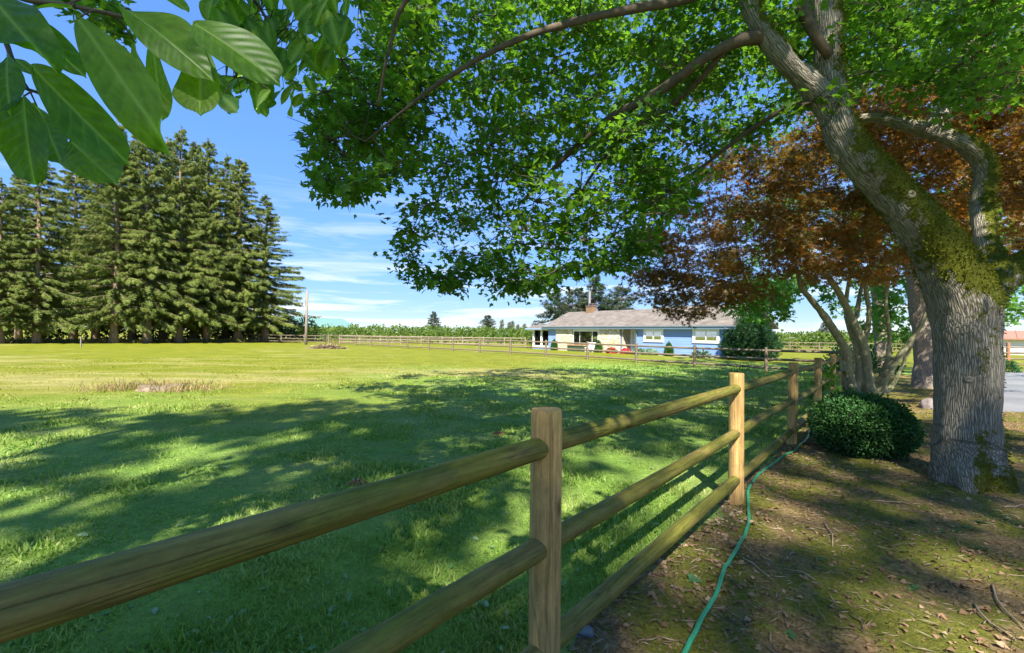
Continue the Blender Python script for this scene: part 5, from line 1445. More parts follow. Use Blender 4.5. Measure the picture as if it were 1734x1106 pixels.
for px, y1, y0, lab in ((947, 592, 573.5, 'narrow clipped topiary in front of the left stone panel'), (1022, 597, 576, 'narrow clipped topiary right of the picture window'), (1141, 603, 579, 'narrow clipped topiary between the two white windows')):
    p = hpt(t_px(px), 0.7); d = p[1]; p[2] = float(gz(p[0], p[1]))
    cone_shrub('topiary_shrub', p, 0.40, (y1 - y0) * d / F_PX, 1700, 0.09, M_TOP, lab, 'shrub', 'clipped topiaries along the house', px, lambda u: np.clip(0.8 + 0.5 * u - 1.25 * u ** 2, 0, 1) * np.clip((1.01 - u) * 5, 0, 1) ** 0.5, bump=0.05)
def mound(name, base, rx, h, n, size, mat, label, cat, group=None, seed=0, tpl=QUAD, up=0.5):
    rs = np.random.default_rng(seed); b = np.asarray(base, float)
    t = thing(name, b, label, cat, group)
    d = unit(rs.normal(size=(n, 3))); d[:, 2] = np.abs(d[:, 2])
    P = d * [rx, rx, h] * rs.uniform(0.6, 1.05, (n, 1))
    V, Fq = scatter(P + b, unit(d + rs.normal(size=(n, 3)) * 0.5 + [0, 0, up]), rs.normal(size=(n, 3)) * 0.5 + d, rs.uniform(0.6, 1.3, n) * size, *tpl)
    tag(obj('leaves', V, Fq, mat, t), kind='stuff'); return t, b, rs
M_HOSTA = leaf_mat('hosta_leaves', [(0.12, 0.20, 0.12), (0.18, 0.28, 0.18), (0.28, 0.36, 0.25)], (1.2, 1.3, 1), 0.25)
M_LIME = leaf_mat('lime_shrub_leaves', [(0.16, 0.24, 0.03), (0.26, 0.34, 0.05), (0.4, 0.42, 0.12)], (1.3, 1.3, 1), 0.3)
M_REDF = leaf_mat('red_petals', [(0.50, 0.01, 0.03), (0.62, 0.02, 0.05), (0.72, 0.06, 0.10)], (1.1, 1, 1), 0.25)
for px, lab in ((1045, 'red flowering plant left of the entry door'), (1069.5, 'red flowering plant right of the entry door')):
    p = hpt(t_px(px), 0.75); p[2] = float(gz(p[0], p[1]))
    t, b, rs = mound('flowering_plant', p, 0.48, 0.42, 220, 0.16, M_TOP, lab, 'flowers', 'red flowers by the entry', int(px))
    d = unit(rs.normal(size=(260, 3))); d[:, 2] = np.abs(d[:, 2]); P = b + d * [0.5, 0.5, 0.46] * rs.uniform(.92, 1.08, (260, 1))
    V, Fq = scatter(P, unit(rs.normal(size=(260, 3))), d, np.full(260, 0.13), QUAD[0] * [1.5, 1, 1], QUAD[1]); tag(obj('blossoms', V, Fq, M_REDF, t), kind='stuff')
for px, lab in ((1105, 'pale blue-green hosta below the small window'), (1195, 'pale blue-green hosta below the wide window'), (1088, 'small hosta beside the downspout')):
    p = hpt(t_px(px), 0.6); p[2] = float(gz(p[0], p[1])); mound('hosta_plant', p, 0.75 if px != 1088 else .4, 0.45, 200, 0.26, M_HOSTA, lab, 'plant', 'hostas along the house wall', px)
p = gp(1229, 607); mound('lime_shrub', p + [0, .5, 0], 0.55, 0.9, 420, 0.16, M_LIME, 'lime green shrub at the foot of the conical yew', 'shrub', None, 95)
p = gp(1544, 640); mound('dark_shrub', p + [0, 3.0, 0], 1.6, 1.35, 1500, 0.17, M_BOX, 'dark low shrub behind the tan trunk', 'shrub', None, 96)
p = gp(1708, 632); mound('small_round_shrub', p, 0.42, 0.62, 900, 0.09, M_BOX, 'small round shrub at the far edge of the driveway', 'shrub', None, 97)
p = gp(1380, 640); mound('vine_clump', gp(1400, 690) + [0, .0, 0], 0.35, 0.9, 130, 0.13, M_MAPLE, 'leafy young shoot growing round the fence post next to the copper maple', 'plant', None, 98, tpl=MAPLE)

# ------------------------------------------------------------------ magnolia: big leaves hanging into the view
def big_leaf_mat():
    m, n, l, out = new_mat('magnolia_leaf')
    at_ = N(n, 'ShaderNodeAttribute', attribute_name='vein')
    oi = N(n, 'ShaderNodeObjectInfo')
    rp = ramp(n, [(0.0, (0.060, 0.138, 0.008)), (0.6, (0.088, 0.180, 0.010)), (1.0, (0.14, 0.22, 0.015))]); l.new(oi.outputs['Random'], rp.inputs['Fac'])
    tcn = N(n, 'ShaderNodeTexCoord'); nz = N(n, 'ShaderNodeTexNoise', Scale=7.0, Detail=4.0); l.new(tcn.outputs['Generated'], nz.inputs['Vector'])
    nr_ = ramp(n, [(0.3, 0.75), (0.7, 1.2)]); l.new(nz.outputs['Fac'], nr_.inputs['Fac'])
    mu = N(n, 'ShaderNodeMix', data_type='RGBA', blend_type='MULTIPLY'); mu.inputs['Factor'].default_value = 1; l.new(rp.outputs[0], mu.inputs['A']); l.new(nr_.outputs[0], mu.inputs['B'])
    mv = N(n, 'ShaderNodeMix', data_type='RGBA'); l.new(at_.outputs['Fac'], mv.inputs['Factor']); l.new(mu.outputs['Result'], mv.inputs['A']); mv.inputs['B'].default_value = (0.24, 0.34, 0.09, 1)
    p = N(n, 'ShaderNodeBsdfPrincipled', Roughness=0.4); p.inputs['Specular IOR Level'].default_value = 0.4
    l.new(mv.outputs['Result'], p.inputs['Base Color'])
    t = N(n, 'ShaderNodeBsdfTranslucent'); tm = N(n, 'ShaderNodeMix', data_type='RGBA', blend_type='MULTIPLY'); tm.inputs['Factor'].default_value = 1
    l.new(mv.outputs['Result'], tm.inputs['A']); tm.inputs['B'].default_value = (2.6, 2.9, 0.9, 1); l.new(tm.outputs['Result'], t.inputs['Color'])
    ms = N(n, 'ShaderNodeMixShader'); ms.inputs[0].default_value = 0.55; l.new(p.outputs[0], ms.inputs[1]); l.new(t.outputs[0], ms.inputs[2])
    l.new(ms.outputs[0], out.inputs[0]); return m
M_MAG = big_leaf_mat()
def big_leaf_mesh(name, seed, aspect=0.30, hi=True, fold=0.25, curl=0.25):
    """obovate leaf along +y, length 1, with a midrib, sunk side veins and a drip tip"""
    rs = np.random.default_rng(seed)
    ny, nx = (46, 25) if hi else (9, 5)
    v = np.linspace(0, 1, ny); u = np.linspace(-1, 1, nx)
    w = aspect * np.power(np.sin(np.pi * np.clip(v, 0, 1) ** 1.28), 0.56) * 0.97
    w = w * np.where(v > 0.93, np.maximum((1 - v) / 0.07, 0) ** 0.9 * 0.9 + 0.1 * (1 - v) / 0.07, 1)
    w = np.maximum(w, 0.004)
    U, Vv = np.meshgrid(u, v)
    wave = 1 + 0.05 * np.sin(Vv * rs.uniform(5, 10) + seed + U) * np.abs(U)
    X = U * w[:, None] * wave
    Y = Vv + 0.0 * U
    au = np.abs(U)
    ph = (Vv - au * rs.uniform(.24, .36) * aspect / 0.3 + 0.012 * np.sin(U * 5 + seed)) * rs.uniform(6.5, 9.5) + rs.uniform()
    vein = np.exp(-((ph - np.round(ph)) / 0.075) ** 2) * (au > 0.06) * (au < 0.96)
    Z = fold * np.abs(X) * (1 - 0.4 * Vv) - curl * (Vv ** 2) * 0.45 + 0.005 * np.cos(ph * 2 * np.pi) * np.sin(np.pi * np.clip(au, 0, 1)) + rs.uniform(.02, .06) * np.sin(Vv * rs.uniform(4, 8) + seed * 2) * U + 0.05 * rs.normal() * U * Vv
    mid = np.exp(-(np.abs(X) / 0.010) ** 2)
    Z -= 0.006 * mid
    P = np.stack([X, Y, Z], -1).reshape(-1, 3)
    i = np.arange(ny - 1)[:, None] * nx; k = np.arange(nx - 1)[None]
    Fq = np.stack([i + k, i + k + 1, i + nx + k + 1, i + nx + k], -1).reshape(-1, 4)
    me = make_mesh(name, P, Fq, M_MAG, True)
    att = np.clip(0.75 * mid + (0.2 * vein if hi else 0), 0, 1).ravel().astype(np.float32)
    me.attributes.new('vein', 'FLOAT', 'POINT').data.foreach_set('value', att)
    return me
def frame_euler(T, Nn):
    T = unit(T); Nn = unit(Nn - T * np.dot(Nn, T)); S = np.cross(T, Nn)
    return Matrix(((S[0], T[0], Nn[0]), (S[1], T[1], Nn[1]), (S[2], T[2], Nn[2]))).to_euler()
def magnolia():
    rs = np.random.default_rng(60)
    base = np.array([-2.6, -0.55, 0.0]); base[2] = float(gz(*base[:2]))
    t = thing('magnolia_tree', base, 'magnolia whose large glossy oval leaves hang into the top left corner', 'tree')
    g = Geo()
    tp = spline(np.array([[*base[:2], base[2] - .3], base + [0, 0.02, 1.0], base + [0.2, 0.05, 2.2], base + [0.1, 0.2, 4.5]]), 14); g.tube(tp, np.linspace(.13, .05, 14), 12, True, .06)
    g.build('trunk', M_BARK2, t, smooth=True)
    D = 0.80
    # base px, tip px, width px, depth, facing (how far the blade turns to the viewer, to the side)
    L = [((-45, -40), (86, 112), 104, .78, (.0, -.8, .55)), ((18, 22), (134, 108), 62, .86, (.2, -.85, .5)), ((124, 14), (-8, -6), 74, .84, (.0, -.8, .6)),
         ((129, 28), (263, 207), 96, .80, (.25, -.85, .45)), ((207, 12), (352, 104), 92, .82, (-.2, -.7, .7)), ((326, 38), (470, 122), 112, .78, (.1, -.8, .6)),
         ((258, 72), (274, 206), 46, .88, (.75, -.6, .1)), ((338, 96), (341, 199), 88, .86, (.1, -.9, .3)), ((52, 112), (196, 258), 92, .76, (-.15, -.85, .5)),
         ((40, 160), (46, 309), 100, .80, (.1, -.95, .25)), ((62, 178), (108, 284), 52, .90, (.3, -.9, .3)), ((118, 238), (196, 309), 84, .86, (.0, -.85, .5)),
         ((12, 92), (4, 182), 58, .84, (.1, -.9, .4)), ((22, 98), (50, 118), 24, .9, (0, -.9, .4)), ((228, 70), (240, 150), 50, .92, (-.4, -.8, .4)),
         ((250, -30), (318, 12), 40, 1.0, (0, -.8, .6)), ((160, 205), (214, 250), 40, .92, (.2, -.8, .5))]
    hub = spline(np.array([at(-150, -160, .95), at(-60, -60, .9), at(30, -5, .86), at(118, 10, .85), at(232, 36, .85), at(262, 70, .87), at(330, 60, .85)]), 40)
    hub2 = spline(np.array([at(-60, -60, .9), at(0, 50, .88), at(24, 110, .86), at(38, 146, .84), at(76, 166, .83), at(118, 236, .86)]), 30)
    main = spline(np.array([tp[9], tp[9] + [0.35, 0.35, 0.35], at(-260, -330, 1.0), at(-150, -160, .95)]), 20)
    br = Geo(); br.tube(main, np.linspace(.02, .008, 20), 8); br.tube(hub, np.linspace(.006, .0022, 40), 7); br.tube(hub2, np.linspace(.005, .002, 30), 7)
    nodes = np.vstack([hub, hub2])
    for i, (a, b_, w, d, nn) in enumerate(L):
        w *= 0.86
        A = at(*a, d); B = at(*b_, d - 0.03 + rs.uniform(-.04, .04)); T = B - A; ln = np.linalg.norm(T)
        me = big_leaf_mesh('leaf', i, aspect=0.5 * (w * d / F_PX) / ln / 1.0, curl=rs.uniform(-.1, .55), fold=rs.uniform(.08, .5))
        link_mesh('leaf', me, tuple(A - base), t, frame_euler(T, np.array(nn)), (ln,) * 3)
        j = np.argmin(np.linalg.norm(nodes - A, axis=1))
        br.tube(spline(np.array([nodes[j], (nodes[j] + A) / 2 + [0, 0, .008], A + T * 0.02]), 8), np.linspace(.0022, .0013, 8), 5)
    # smaller spray further out, same tree
    PO = [(345, -20), (590, -20), (592, 40), (580, 90), (540, 120), (520, 165), (505, 180), (440, 186), (390, 180), (370, 165), (372, 110), (352, 60)]
    xs = np.array([p[0] for p in PO]); ys = np.array([p[1] for p in PO])
    ms = [big_leaf_mesh('leaf', 40 + k, aspect=a, hi=False, curl=.25, fold=.3) for k, a in enumerate((.30, .34, .27))]
    limb = spline(np.array([tp[10], tp[10] + [0.5, 0.9, 0.5], at(250, -260, 2.1), at(380, -60, 2.3), at(450, 30, 2.4), at(480, 130, 2.45)]), 40); br.tube(limb, np.linspace(.022, .004, 40), 7)
    limb2 = spline(np.array([at(380, -60, 2.3), at(480, -40, 2.5), at(560, 20, 2.6)]), 14); br.tube(limb2, np.linspace(.008, .003, 14), 6)
    limb3 = spline(np.array([at(380, -60, 2.3), at(385, 40, 2.35), at(400, 130, 2.3)]), 14); br.tube(limb3, np.linspace(.008, .003, 14), 6)
    nd = np.vstack([limb[15:], limb2, limb3]); k = 0
    while k < 170:
        px, py = rs.uniform(340, 595), rs.uniform(-30, 190)
        if not in_poly(np.array([px]), np.array([py]), PO)[0]: continue
        d = rs.uniform(2.1, 2.8); B = at(px, py, d); ln = rs.uniform(.11, .17)
        T = unit(np.array([rs.normal() * .45, rs.normal() * .4, -0.75 + rs.normal() * .35])); A = B - T * ln * 0.6
        link_mesh('leaf', ms[k % 3], tuple(A - base), t, frame_euler(T, np.array([rs.normal() * .5, -.7, .6])), (ln,) * 3)
        j = np.argmin(np.linalg.norm(nd - A, axis=1))
        br.tube(np.array([nd[j], (nd[j] + A) / 2 + [0, 0, .02], A]), np.array([.003, .002, .0015]), 4); k += 1
    br.build('branches', M_TWIG, t, smooth=True)
    # leaves of the rest of the crown above and beside the camera
    C = ell_clumps((-1.4, -0.4, 5.0), (2.4, 1.8, 1.7), 42, rs, lambda Q: ~in_frame(Q, 160) & (np.linalg.norm(Q - [0, 0, CAM_Z], axis=1) > 1.4))
    P, T, Nn, S = clump_leaves(C, rs.uniform(.3, .5, len(C)), 26, 0.17, OVAL, rs); ok = ~in_frame(P, 80)
    V, Fq = scatter(P[ok], T[ok], Nn[ok], S[ok], *OVAL); tag(obj('crown', V, Fq, M_MAPLE2, t), kind='stuff')
    # lobed twig seen between the big leaves
    C = np.array([at(x, y, 4.4 + rs.uniform(-.3, .3)) for x, y in ((130, 15), (150, 30), (175, 20), (195, 40), (215, 30), (160, 5), (205, 60), (185, 8))])
    P, T, Nn, S = clump_leaves(C, np.full(len(C), .16), 26, 0.10, MAPLE, rs)
    t2 = thing('broadleaf_tree', (-6.2, 2.4, float(gz(-6.2, 2.4))), 'lobed-leaf twig of a tree out of view, between the big leaves at top left', 'tree')
    V, Fq = scatter(P, T, Nn, S, *MAPLE); tag(obj('crown', V, Fq, M_MAPLE, t2), kind='stuff')
    g = Geo(); g.tube(spline(np.array([[-6.2, 2.4, float(gz(-6.2, 2.4)) - .3], [-6.1, 2.5, 3.0], [-5.9, 2.8, 5.2], at(60, -110, 4.4), at(130, 10, 4.4), at(200, 45, 4.4)]), 30), np.concatenate([np.linspace(.1, .05, 15), np.linspace(.03, .004, 15)]), 8); g.build('trunk', M_TWIG, t2, smooth=True)
magnolia()

# ------------------------------------------------------------------ grass, litter and small things
M_BLADE = leaf_mat('grass_blades', [(0.120, 0.250, 0.036), (0.180, 0.310, 0.050), (0.265, 0.355, 0.080), (0.46, 0.45, 0.20)], (1.5, 1.5, 0.9), 0.3, 0.5, 0.3, nscale=0.7)
def blade_mix():
    m = M_BLADE; n, l = m.node_tree.nodes, m.node_tree.links
    p = [q for q in n if q.type == 'BSDF_PRINCIPLED'][0]; src = p.inputs['Base Color'].links[0].from_socket
    tmx = [q for q in n if q.type == 'MIX' and q.blend_type == 'MULTIPLY'][0]
    g = [q for q in n if q.type == 'NEW_GEOMETRY'][0]
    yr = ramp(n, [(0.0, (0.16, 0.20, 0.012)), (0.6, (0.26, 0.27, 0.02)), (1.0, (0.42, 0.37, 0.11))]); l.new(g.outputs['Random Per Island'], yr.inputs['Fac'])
    a = N(n, 'ShaderNodeAttribute', attribute_name='lush_shade_lift'); mxx = N(n, 'ShaderNodeMix', data_type='RGBA')
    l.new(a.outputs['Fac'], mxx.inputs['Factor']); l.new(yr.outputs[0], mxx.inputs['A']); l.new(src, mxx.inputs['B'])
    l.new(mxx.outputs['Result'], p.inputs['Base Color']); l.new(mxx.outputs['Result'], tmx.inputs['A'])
blade_mix()
def grass():
    rs = np.random.default_rng(100)
    V0 = np.array([(-0.07, 0, 0), (0.07, 0, 0), (-0.05, 0.5, 0.03), (0.05, 0.5, 0.03), (0, 1, 0.16)]); F0 = np.array([[0, 1, 3], [0, 3, 2], [2, 3, 4]])
    N_ = 300000
    # density falls with distance
    r = np.exp(rs.uniform(np.log(1.0), np.log(32), N_)); a = rs.uniform(math.radians(32), math.radians(152), N_)
    x, y = r * np.cos(a), r * np.sin(a)
    m = bed_mask(x, y) < rs.uniform(0.1, 0.55, N_)
    u, v = proj(np.stack([x, np.maximum(y, .1), gz(x, y)], 1))
    m &= (u > -60) & (u < IMG_W) & (v < IMG_H + 150)
    x, y, r = x[m], y[m], r[m]; n = len(x)
    P2 = np.stack([x, y, np.zeros(n)], 1)
    tuft = 0.75 + 0.55 * np.clip(fbm(P2, 1.6, 3, 60), -.6, 1)
    L = rs.uniform(0.028, 0.07, n) * (0.45 + 0.55 * lawn_lush_shade_lift(x, y)) * tuft * np.clip(0.8 + r * 0.045, .8, 1.7)
    wd = np.clip(0.10 + r * 0.022, 0.10, 0.7)
    T = unit(rs.normal(size=(n, 3)) * [.55, .55, .15] + [0, 0, 0.9])
    Nn = rs.normal(size=(n, 3)) + [0, -0.6, 0]
    z = gz(x, y) + 0.022 * fbm(P2, 0.9, 3, 3) * np.clip((40 - r) / 30, 0, 1) * (1 - bed_mask(x, y)) - 0.006
    tip = unit(T); nrm = unit(Nn - tip * np.sum(Nn * tip, 1, keepdims=True)); sd = np.cross(tip, nrm)
    Pw = np.stack([x, y, z], 1)
    W = Pw[:, None, :] + (L * wd / 0.10)[:, None, None] * sd[:, None, :] * V0[None, :, 0:1] + L[:, None, None] * (tip[:, None, :] * V0[None, :, 1:2] + nrm[:, None, :] * V0[None, :, 2:3] * 1.8)
    near = r < 7
    W2 = W[:, [0, 1, 4]]
    Wn = np.concatenate([W[near].reshape(-1, 3), W2[~near].reshape(-1, 3)]); kn = int(near.sum())
    Fq = np.concatenate([((np.arange(kn) * 5)[:, None, None] + F0[None]).reshape(-1, 3), kn * 5 + np.arange((n - kn) * 3).reshape(-1, 3)])
    lu = np.clip(lawn_lush_shade_lift(x, y) + rs.normal(size=n) * .12, 0, 1); lu = np.concatenate([np.repeat(lu[near], 5), np.repeat(lu[~near], 3)])
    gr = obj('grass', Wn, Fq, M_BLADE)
    gr.data.attributes.new('lush_shade_lift', 'FLOAT', 'POINT').data.foreach_set('value', lu.astype(np.float32))
    tag(gr, 'short mown green grass of the pasture', 'grass', kind='stuff')
    # broad-leaved weeds and clover among the grass
    k = 900; r = np.exp(rs.uniform(np.log(1.4), np.log(9), k)); a = rs.uniform(math.radians(45), math.radians(150), k); x, y = r * np.cos(a), r * np.sin(a); ok = bed_mask(x, y) < .1; x, y = x[ok], y[ok]; k = len(x)
    V, Fq = scatter(np.stack([x, y, gz(x, y) + .02], 1), rs.normal(size=(k, 3)) * [1, 1, .35] + [0, 0, .25], rs.normal(size=(k, 3)) * .3 + [0, 0, 1], rs.uniform(.02, .06, k), OVAL[0] * [.8, 1, 1], OVAL[1])
    tag(obj('clover', V, Fq, leaf_mat('clover_leaves', [(0.09, 0.20, 0.05), (0.15, 0.27, 0.09), (0.34, 0.40, 0.26)], (1.3, 1.4, 1), .25)), 'pale clover and weed leaves scattered through the lawn', 'clover', kind='stuff')
grass()
M_DRYL = leaf_mat('dry_leaves', [(0.11, 0.065, 0.03), (0.23, 0.135, 0.07), (0.34, 0.22, 0.125), (0.48, 0.37, 0.24)], (1.2, 1, .8), .2, .7, .2)
M_STRAW = leaf_mat('straw_stems', [(0.12, 0.08, 0.045), (0.30, 0.22, 0.13), (0.46, 0.38, 0.25)], (1, 1, 1), .15, .7, .2)
def bed_points(n, rs, s0=-1.5, s1=14, w0=-0.2, w1=5.0, near=1.6):
    s = s0 + (s1 - s0) * rs.uniform(0, 1, n) ** near; w = w0 + (w1 - w0) * rs.uniform(0, 1, n) ** 1.2
    x, y = fence_xy(s, w); return x, y
def litter():
    rs = np.random.default_rng(110)
    n = 8500; x, y = bed_points(n, rs)
    V, Fq = scatter(np.stack([x, y, bed_z(x, y) + .008], 1), rs.normal(size=(n, 3)) * [1, 1, .2], rs.normal(size=(n, 3)) * .35 + [0, 0, 1], rs.uniform(.012, .045, n), QUAD[0] * [1.5, 1, 4.0], QUAD[1])
    tag(obj('leaf_litter', V, Fq, M_DRYL), 'small dry brown leaf fragments over the mossy soil', 'leaf litter', kind='stuff')
    n = 13000; x, y = bed_points(n, rs, w1=4.0)
    V, Fq = scatter(np.stack([x, y, bed_z(x, y) + .008], 1), rs.normal(size=(n, 3)) * [1, 1, .12], rs.normal(size=(n, 3)), rs.uniform(.03, .12, n), QUAD[0] * [.10, 1, 1], QUAD[1])
    tag(obj('straw', V, Fq, M_STRAW), 'thin dry stalks and clippings strewn on the soil', 'straw', kind='stuff')
    n = 26000; x, y = bed_points(n, rs, w1=4.5)
    P2 = np.stack([x, y, np.zeros(n)], 1); k = (fbm(P2, 1.1, 3, 77) + 0.4 * fbm(P2, 5, 2, 78)) > 0.12; x, y = x[k], y[k]; n = len(x)
    V, Fq = scatter(np.stack([x, y, bed_z(x, y)], 1), rs.normal(size=(n, 3)) * [.7, .7, .2] + [0, 0, .8], rs.normal(size=(n, 3)), rs.uniform(.010, .026, n), QUAD[0] * [.6, 1, 1], QUAD[1])
    tag(obj('ground_moss', V, Fq, M_MOSS), 'low olive moss patches on the soil', 'moss', kind='stuff')
    n = 6000; x, y = bed_points(n, rs, w1=4.0); P2 = np.stack([x, y, np.zeros(n)], 1); s_, w_ = fence_sw(x, y)
    k = (fbm(P2, 1.6, 3, 91) + 0.5 * np.exp(-((w_ - .05) / .25) ** 2)) > 0.34; x, y = x[k], y[k]; n = len(x)
    V, Fq = scatter(np.stack([x, y, bed_z(x, y) + .010], 1), rs.normal(size=(n, 3)) * [1, 1, .25], rs.normal(size=(n, 3)) * .4 + [0, 0, 1], rs.uniform(.022, .055, n), MAPLE[0] * [1, 1, 3.0], MAPLE[1])
    tag(obj('dry_maple_leaves', V, Fq, M_DRYL), 'drifts of small curled dry maple leaves along the fence', 'leaf litter', kind='stuff')
    n = 14000; x, y = bed_points(n, rs, w1=4.0)
    V, Fq = scatter(np.stack([x, y, bed_z(x, y) + .002], 1), rs.normal(size=(n, 3)) * [.8, .8, .5] + [0, 0, .5], rs.normal(size=(n, 3)), rs.uniform(.006, .020, n), QUAD[0] * [1.6, 1, 3], QUAD[1])
    tag(obj('soil_crumbs', V, Fq, leaf_mat('soil_crumbs_brown', [(0.07, 0.04, 0.02), (0.2, 0.12, 0.06), (0.34, 0.24, 0.14)], (1, 1, 1), .05, .9, .1)), 'crumbs of dark soil and bark scattered over the bed', 'soil', kind='stuff')
    # fallen leaves one can pick out
    mg = leaf_mat('fallen_green_leaf', [(0.05, 0.13, 0.04), (0.10, 0.22, 0.08)], (1.5, 1.5, 1), .3); mb = leaf_mat('fallen_tan_leaf', [(0.28, 0.14, 0.06), (0.42, 0.28, 0.15)], (1.2, 1, .8), .2)
    meg = make_mesh('fallen_leaf', MAPLE[0] * [1, 1, 1.6], MAPLE[1], mg); meb = make_mesh('fallen_leaf', MAPLE[0] * [1, 1, 2.5], MAPLE[1], mb)
    G = [(1545, 885), (1590, 900), (1635, 895), (1672, 893), (1670, 935), (1525, 940), (1545, 1000), (1345, 1078), (1165, 990), (1385, 952), (1300, 830), (1440, 790), (1555, 1003), (1618, 898), (1450, 1050)]
    B = [(1515, 985), (1620, 995), (1650, 990), (1705, 965), (1500, 890), (1295, 880), (1335, 1062), (1205, 910), (1240, 930), (1450, 985), (1480, 1010), (1290, 1020), (1680, 1040), (1590, 1050), (1410, 915), (1160, 870), (1600, 850), (1370, 800), (1230, 1010), (1120, 960), (1395, 870), (1100, 1010)]
    for lst, me, lab, grp, s0 in ((G, meg, 'fallen green maple leaf lying on the mossy soil', 'fallen green leaves', .075), (B, meb, 'fallen curled brown maple leaf lying on the mossy soil', 'fallen brown leaves', .06)):
        for px, py in lst:
            p = gp(px, py); p[2] = float(bed_z(p[0], p[1])) + .012
            a = rs.uniform(0, 6.28); o = link_mesh('fallen_leaf', me, tuple(p), None, frame_euler(np.array([math.cos(a), math.sin(a), rs.normal() * .12]), np.array([rs.normal() * .25, rs.normal() * .25, 1])), (s0 * rs.uniform(.75, 1.3),) * 3)
            tag(o, lab, 'leaf', grp)
    ms = plain('stick_bark', (0.30, 0.22, 0.15), .85, .2, var=.3)
    for i, (a, b_) in enumerate((((1395, 890), (1410, 930)), ((1680, 1000), (1734, 1070)), ((1480, 850), (1560, 858)), ((1700, 865), (1740, 858)), ((1255, 950), (1300, 985)), ((1085, 985), (1040, 1015)), ((1650, 1030), (1720, 1090)), ((1345, 975), (1380, 990)))):
        A, B_ = gp(*a), gp(*b_); m_ = (A + B_) / 2 + rs.normal(size=3) * .02; P = spline(np.array([A, m_, B_]), 9); P[:, 2] = bed_z(P[:, 0], P[:, 1]) + .010 + .006 * np.sin(np.linspace(0, 3.1, 9))
        g = Geo(); g.tube(P, np.linspace(.006, .003, 9), 6); tag(g.build('twig', ms, smooth=True), 'thin fallen twig lying on the mossy soil', 'twig', 'fallen twigs')
litter()
def hose():
    pts = [(1150, 1135), (1165, 1104), (1190, 1055), (1214, 1012), (1232, 965), (1258, 918), (1268, 890), (1267, 860), (1268, 835), (1284, 808), (1312, 786), (1338, 772), (1356, 757), (1368, 742), (1374, 722)]
    P = np.array([gp(*p) for p in pts]); S = spline(P, 150); S[:, 2] = bed_z(S[:, 0], S[:, 1]) + .016
    t = thing('garden_hose', S[0], 'green garden hose snaking along the fence to the ball shrub', 'hose')
    g = Geo(); g.tube(S, .0125, 12, True, .02); g.build('hose', plain('green_hose_rubber', (0.030, 0.26, 0.12), .38, .5, var=.18, vscale=5), t, smooth=True)
    # darker dirty stripe lengths: couplings
    T = unit(S[90] - S[88]); g = Geo(); g.tube([S[89] - T * .04, S[89] + T * .04], .0165, 12); g.build('coupling', plain('black_coupling', (.03, .03, .03), .5), t)
    # loop left by the copper maple
    Q = np.array([gp(*p) for p in ((1420, 668), (1428, 672), (1436, 668), (1440, 662))]); Q = spline(Q, 20); Q[:, 2] = bed_z(Q[:, 0], Q[:, 1]) + .03
    g = Geo(); g.tube(Q, .02, 8); tag(g.build('hose_end', plain('pale_hose', (.45, .6, .62), .4), smooth=True), 'pale hose end lying under the copper maple', 'hose')
hose()
def rock(name, p, r, label, seed, col=(.22, .185, .175), sq=.7):
    bm = bmesh.new(); bmesh.ops.create_icosphere(bm, subdivisions=3, radius=1.0)
    V = np.array([v.co[:] for v in bm.verts]); Fc = np.array([[v.index for v in f.verts] for f in bm.faces]); bm.free()
    V = V * (1 + .38 * fbm(V, 1.3, 4, seed))[:, None]; V = np.where(V > .75, .75 + (V - .75) * .3, V); V = V * [r, r * .8, r * sq]
    o = obj(name, V + p, Fc, plain(name + '_stone', col, .9, .2, var=.3, vscale=14, bump=.5, bscale=30)); tag(o, label, 'rock'); return o
rock('rock', gp(1576, 692) + [0, 0, .06], .19, 'pinkish grey rock beside the mossy maple trunk', 4, sq=1.1)
rock('rock', gp(990, 1075) + [0, 0, .01], .05, 'small grey stone at the foot of the nearest fence post', 5, (.16, .16, .16))
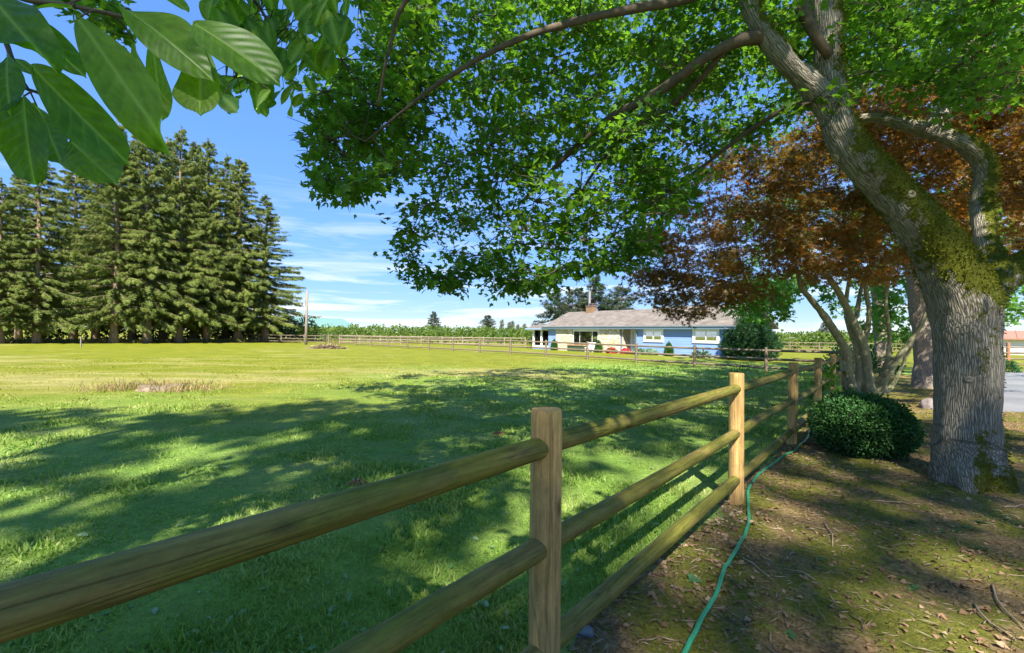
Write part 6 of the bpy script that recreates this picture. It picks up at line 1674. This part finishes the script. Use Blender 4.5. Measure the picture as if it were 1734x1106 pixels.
def stump():
    rs = np.random.default_rng(120); b = gp(272, 660); t = thing('tree_stump', b, 'weathered cut stump with dry tall grass round it in the lawn', 'stump')
    g = Geo(); n = 30; a = np.arange(n) / n * 2 * np.pi; rr = 1 + .18 * np.sin(a * 3 + 1) + .1 * np.sin(a * 7)
    rings = [(-.1, 1.25), (.02, 1.1), (.06, 1.0), (.10, .96), (.11, .85)]
    V = np.concatenate([np.stack([np.cos(a) * rr * k * .45, np.sin(a) * rr * k * .42, np.full(n, z) + (.035 * np.sin(a * 2) if z > .08 else 0)], 1) for z, k in rings] + [[[0, 0, .09]]])
    Fq = np.concatenate([np.stack([i * n + np.arange(n), i * n + (np.arange(n) + 1) % n, (i + 1) * n + (np.arange(n) + 1) % n, (i + 1) * n + np.arange(n)], 1) for i in range(4)])
    Ft = np.stack([4 * n + np.arange(n), 4 * n + (np.arange(n) + 1) % n, np.full(n, 5 * n)], 1)
    obj('wood', V + b, [Ft, Fq], plain('stump_wood', (.20, .15, .10), .9, .15, var=.45, vscale=7, bump=.8, bscale=22), t)
    k = 1300; x = b[0] + rs.normal(size=k) * .75 - .1; y = b[1] + rs.normal(size=k) * .4; ok = ~((np.abs(x - b[0] + .1) < .5) & (y < b[1] + .2) & (rs.random(k) < .85)); x, y = x[ok], y[ok]; k = len(x)
    V, Fq = scatter(np.stack([x, y, gz(x, y) - .01], 1), rs.normal(size=(k, 3)) * .4 + [0, 0, 1], rs.normal(size=(k, 3)) + [0, -1, 0], rs.uniform(.08, .28, k), QUAD[0] * [.13, 1, 1], QUAD[1])
    tag(obj('dry_grass', V, Fq, leaf_mat('dry_tall_grass', [(0.17, 0.19, 0.04), (0.36, 0.27, 0.11), (0.46, 0.30, 0.15)], (1.2, 1.1, 1), .3)), 'tall dry grass tuft round the stump', 'grass', kind='stuff')
    # mown brush heap farther out
    b2 = gp(556, 590.5); k = 900
    d = unit(rs.normal(size=(k, 3))); d[:, 2] = np.abs(d[:, 2]); P = b2 + d * [2.0, .9, .34] * rs.uniform(.3, 1, (k, 1))
    V, Fq = scatter(P, rs.normal(size=(k, 3)) * [1, 1, .3], rs.normal(size=(k, 3)) * .5 + [0, 0, 1], rs.uniform(.2, .6, k), QUAD[0] * [.3, 1, 1], QUAD[1])
    tag(obj('brush_heap', V, Fq, M_STRAW), 'low heap of dry clippings in the far lawn near the utility pole', 'heap')
    for px, py, lab in ((605, 822, 'small brown clod on the lawn above the left rail'), (845, 737, 'small brown clod on the lawn left of the nearest post top')):
        p = gp(px, py); k = 90; d = unit(rs.normal(size=(k, 3))); d[:, 2] = np.abs(d[:, 2]); P = p + d * [.10, .08, .05] * rs.uniform(.3, 1, (k, 1))
        V, Fq = scatter(P, rs.normal(size=(k, 3)), rs.normal(size=(k, 3)), rs.uniform(.03, .06, k), *QUAD); tag(obj('soil_clod', V, Fq, M_DRYL), lab, 'clod', 'brown clods on the lawn')
stump()
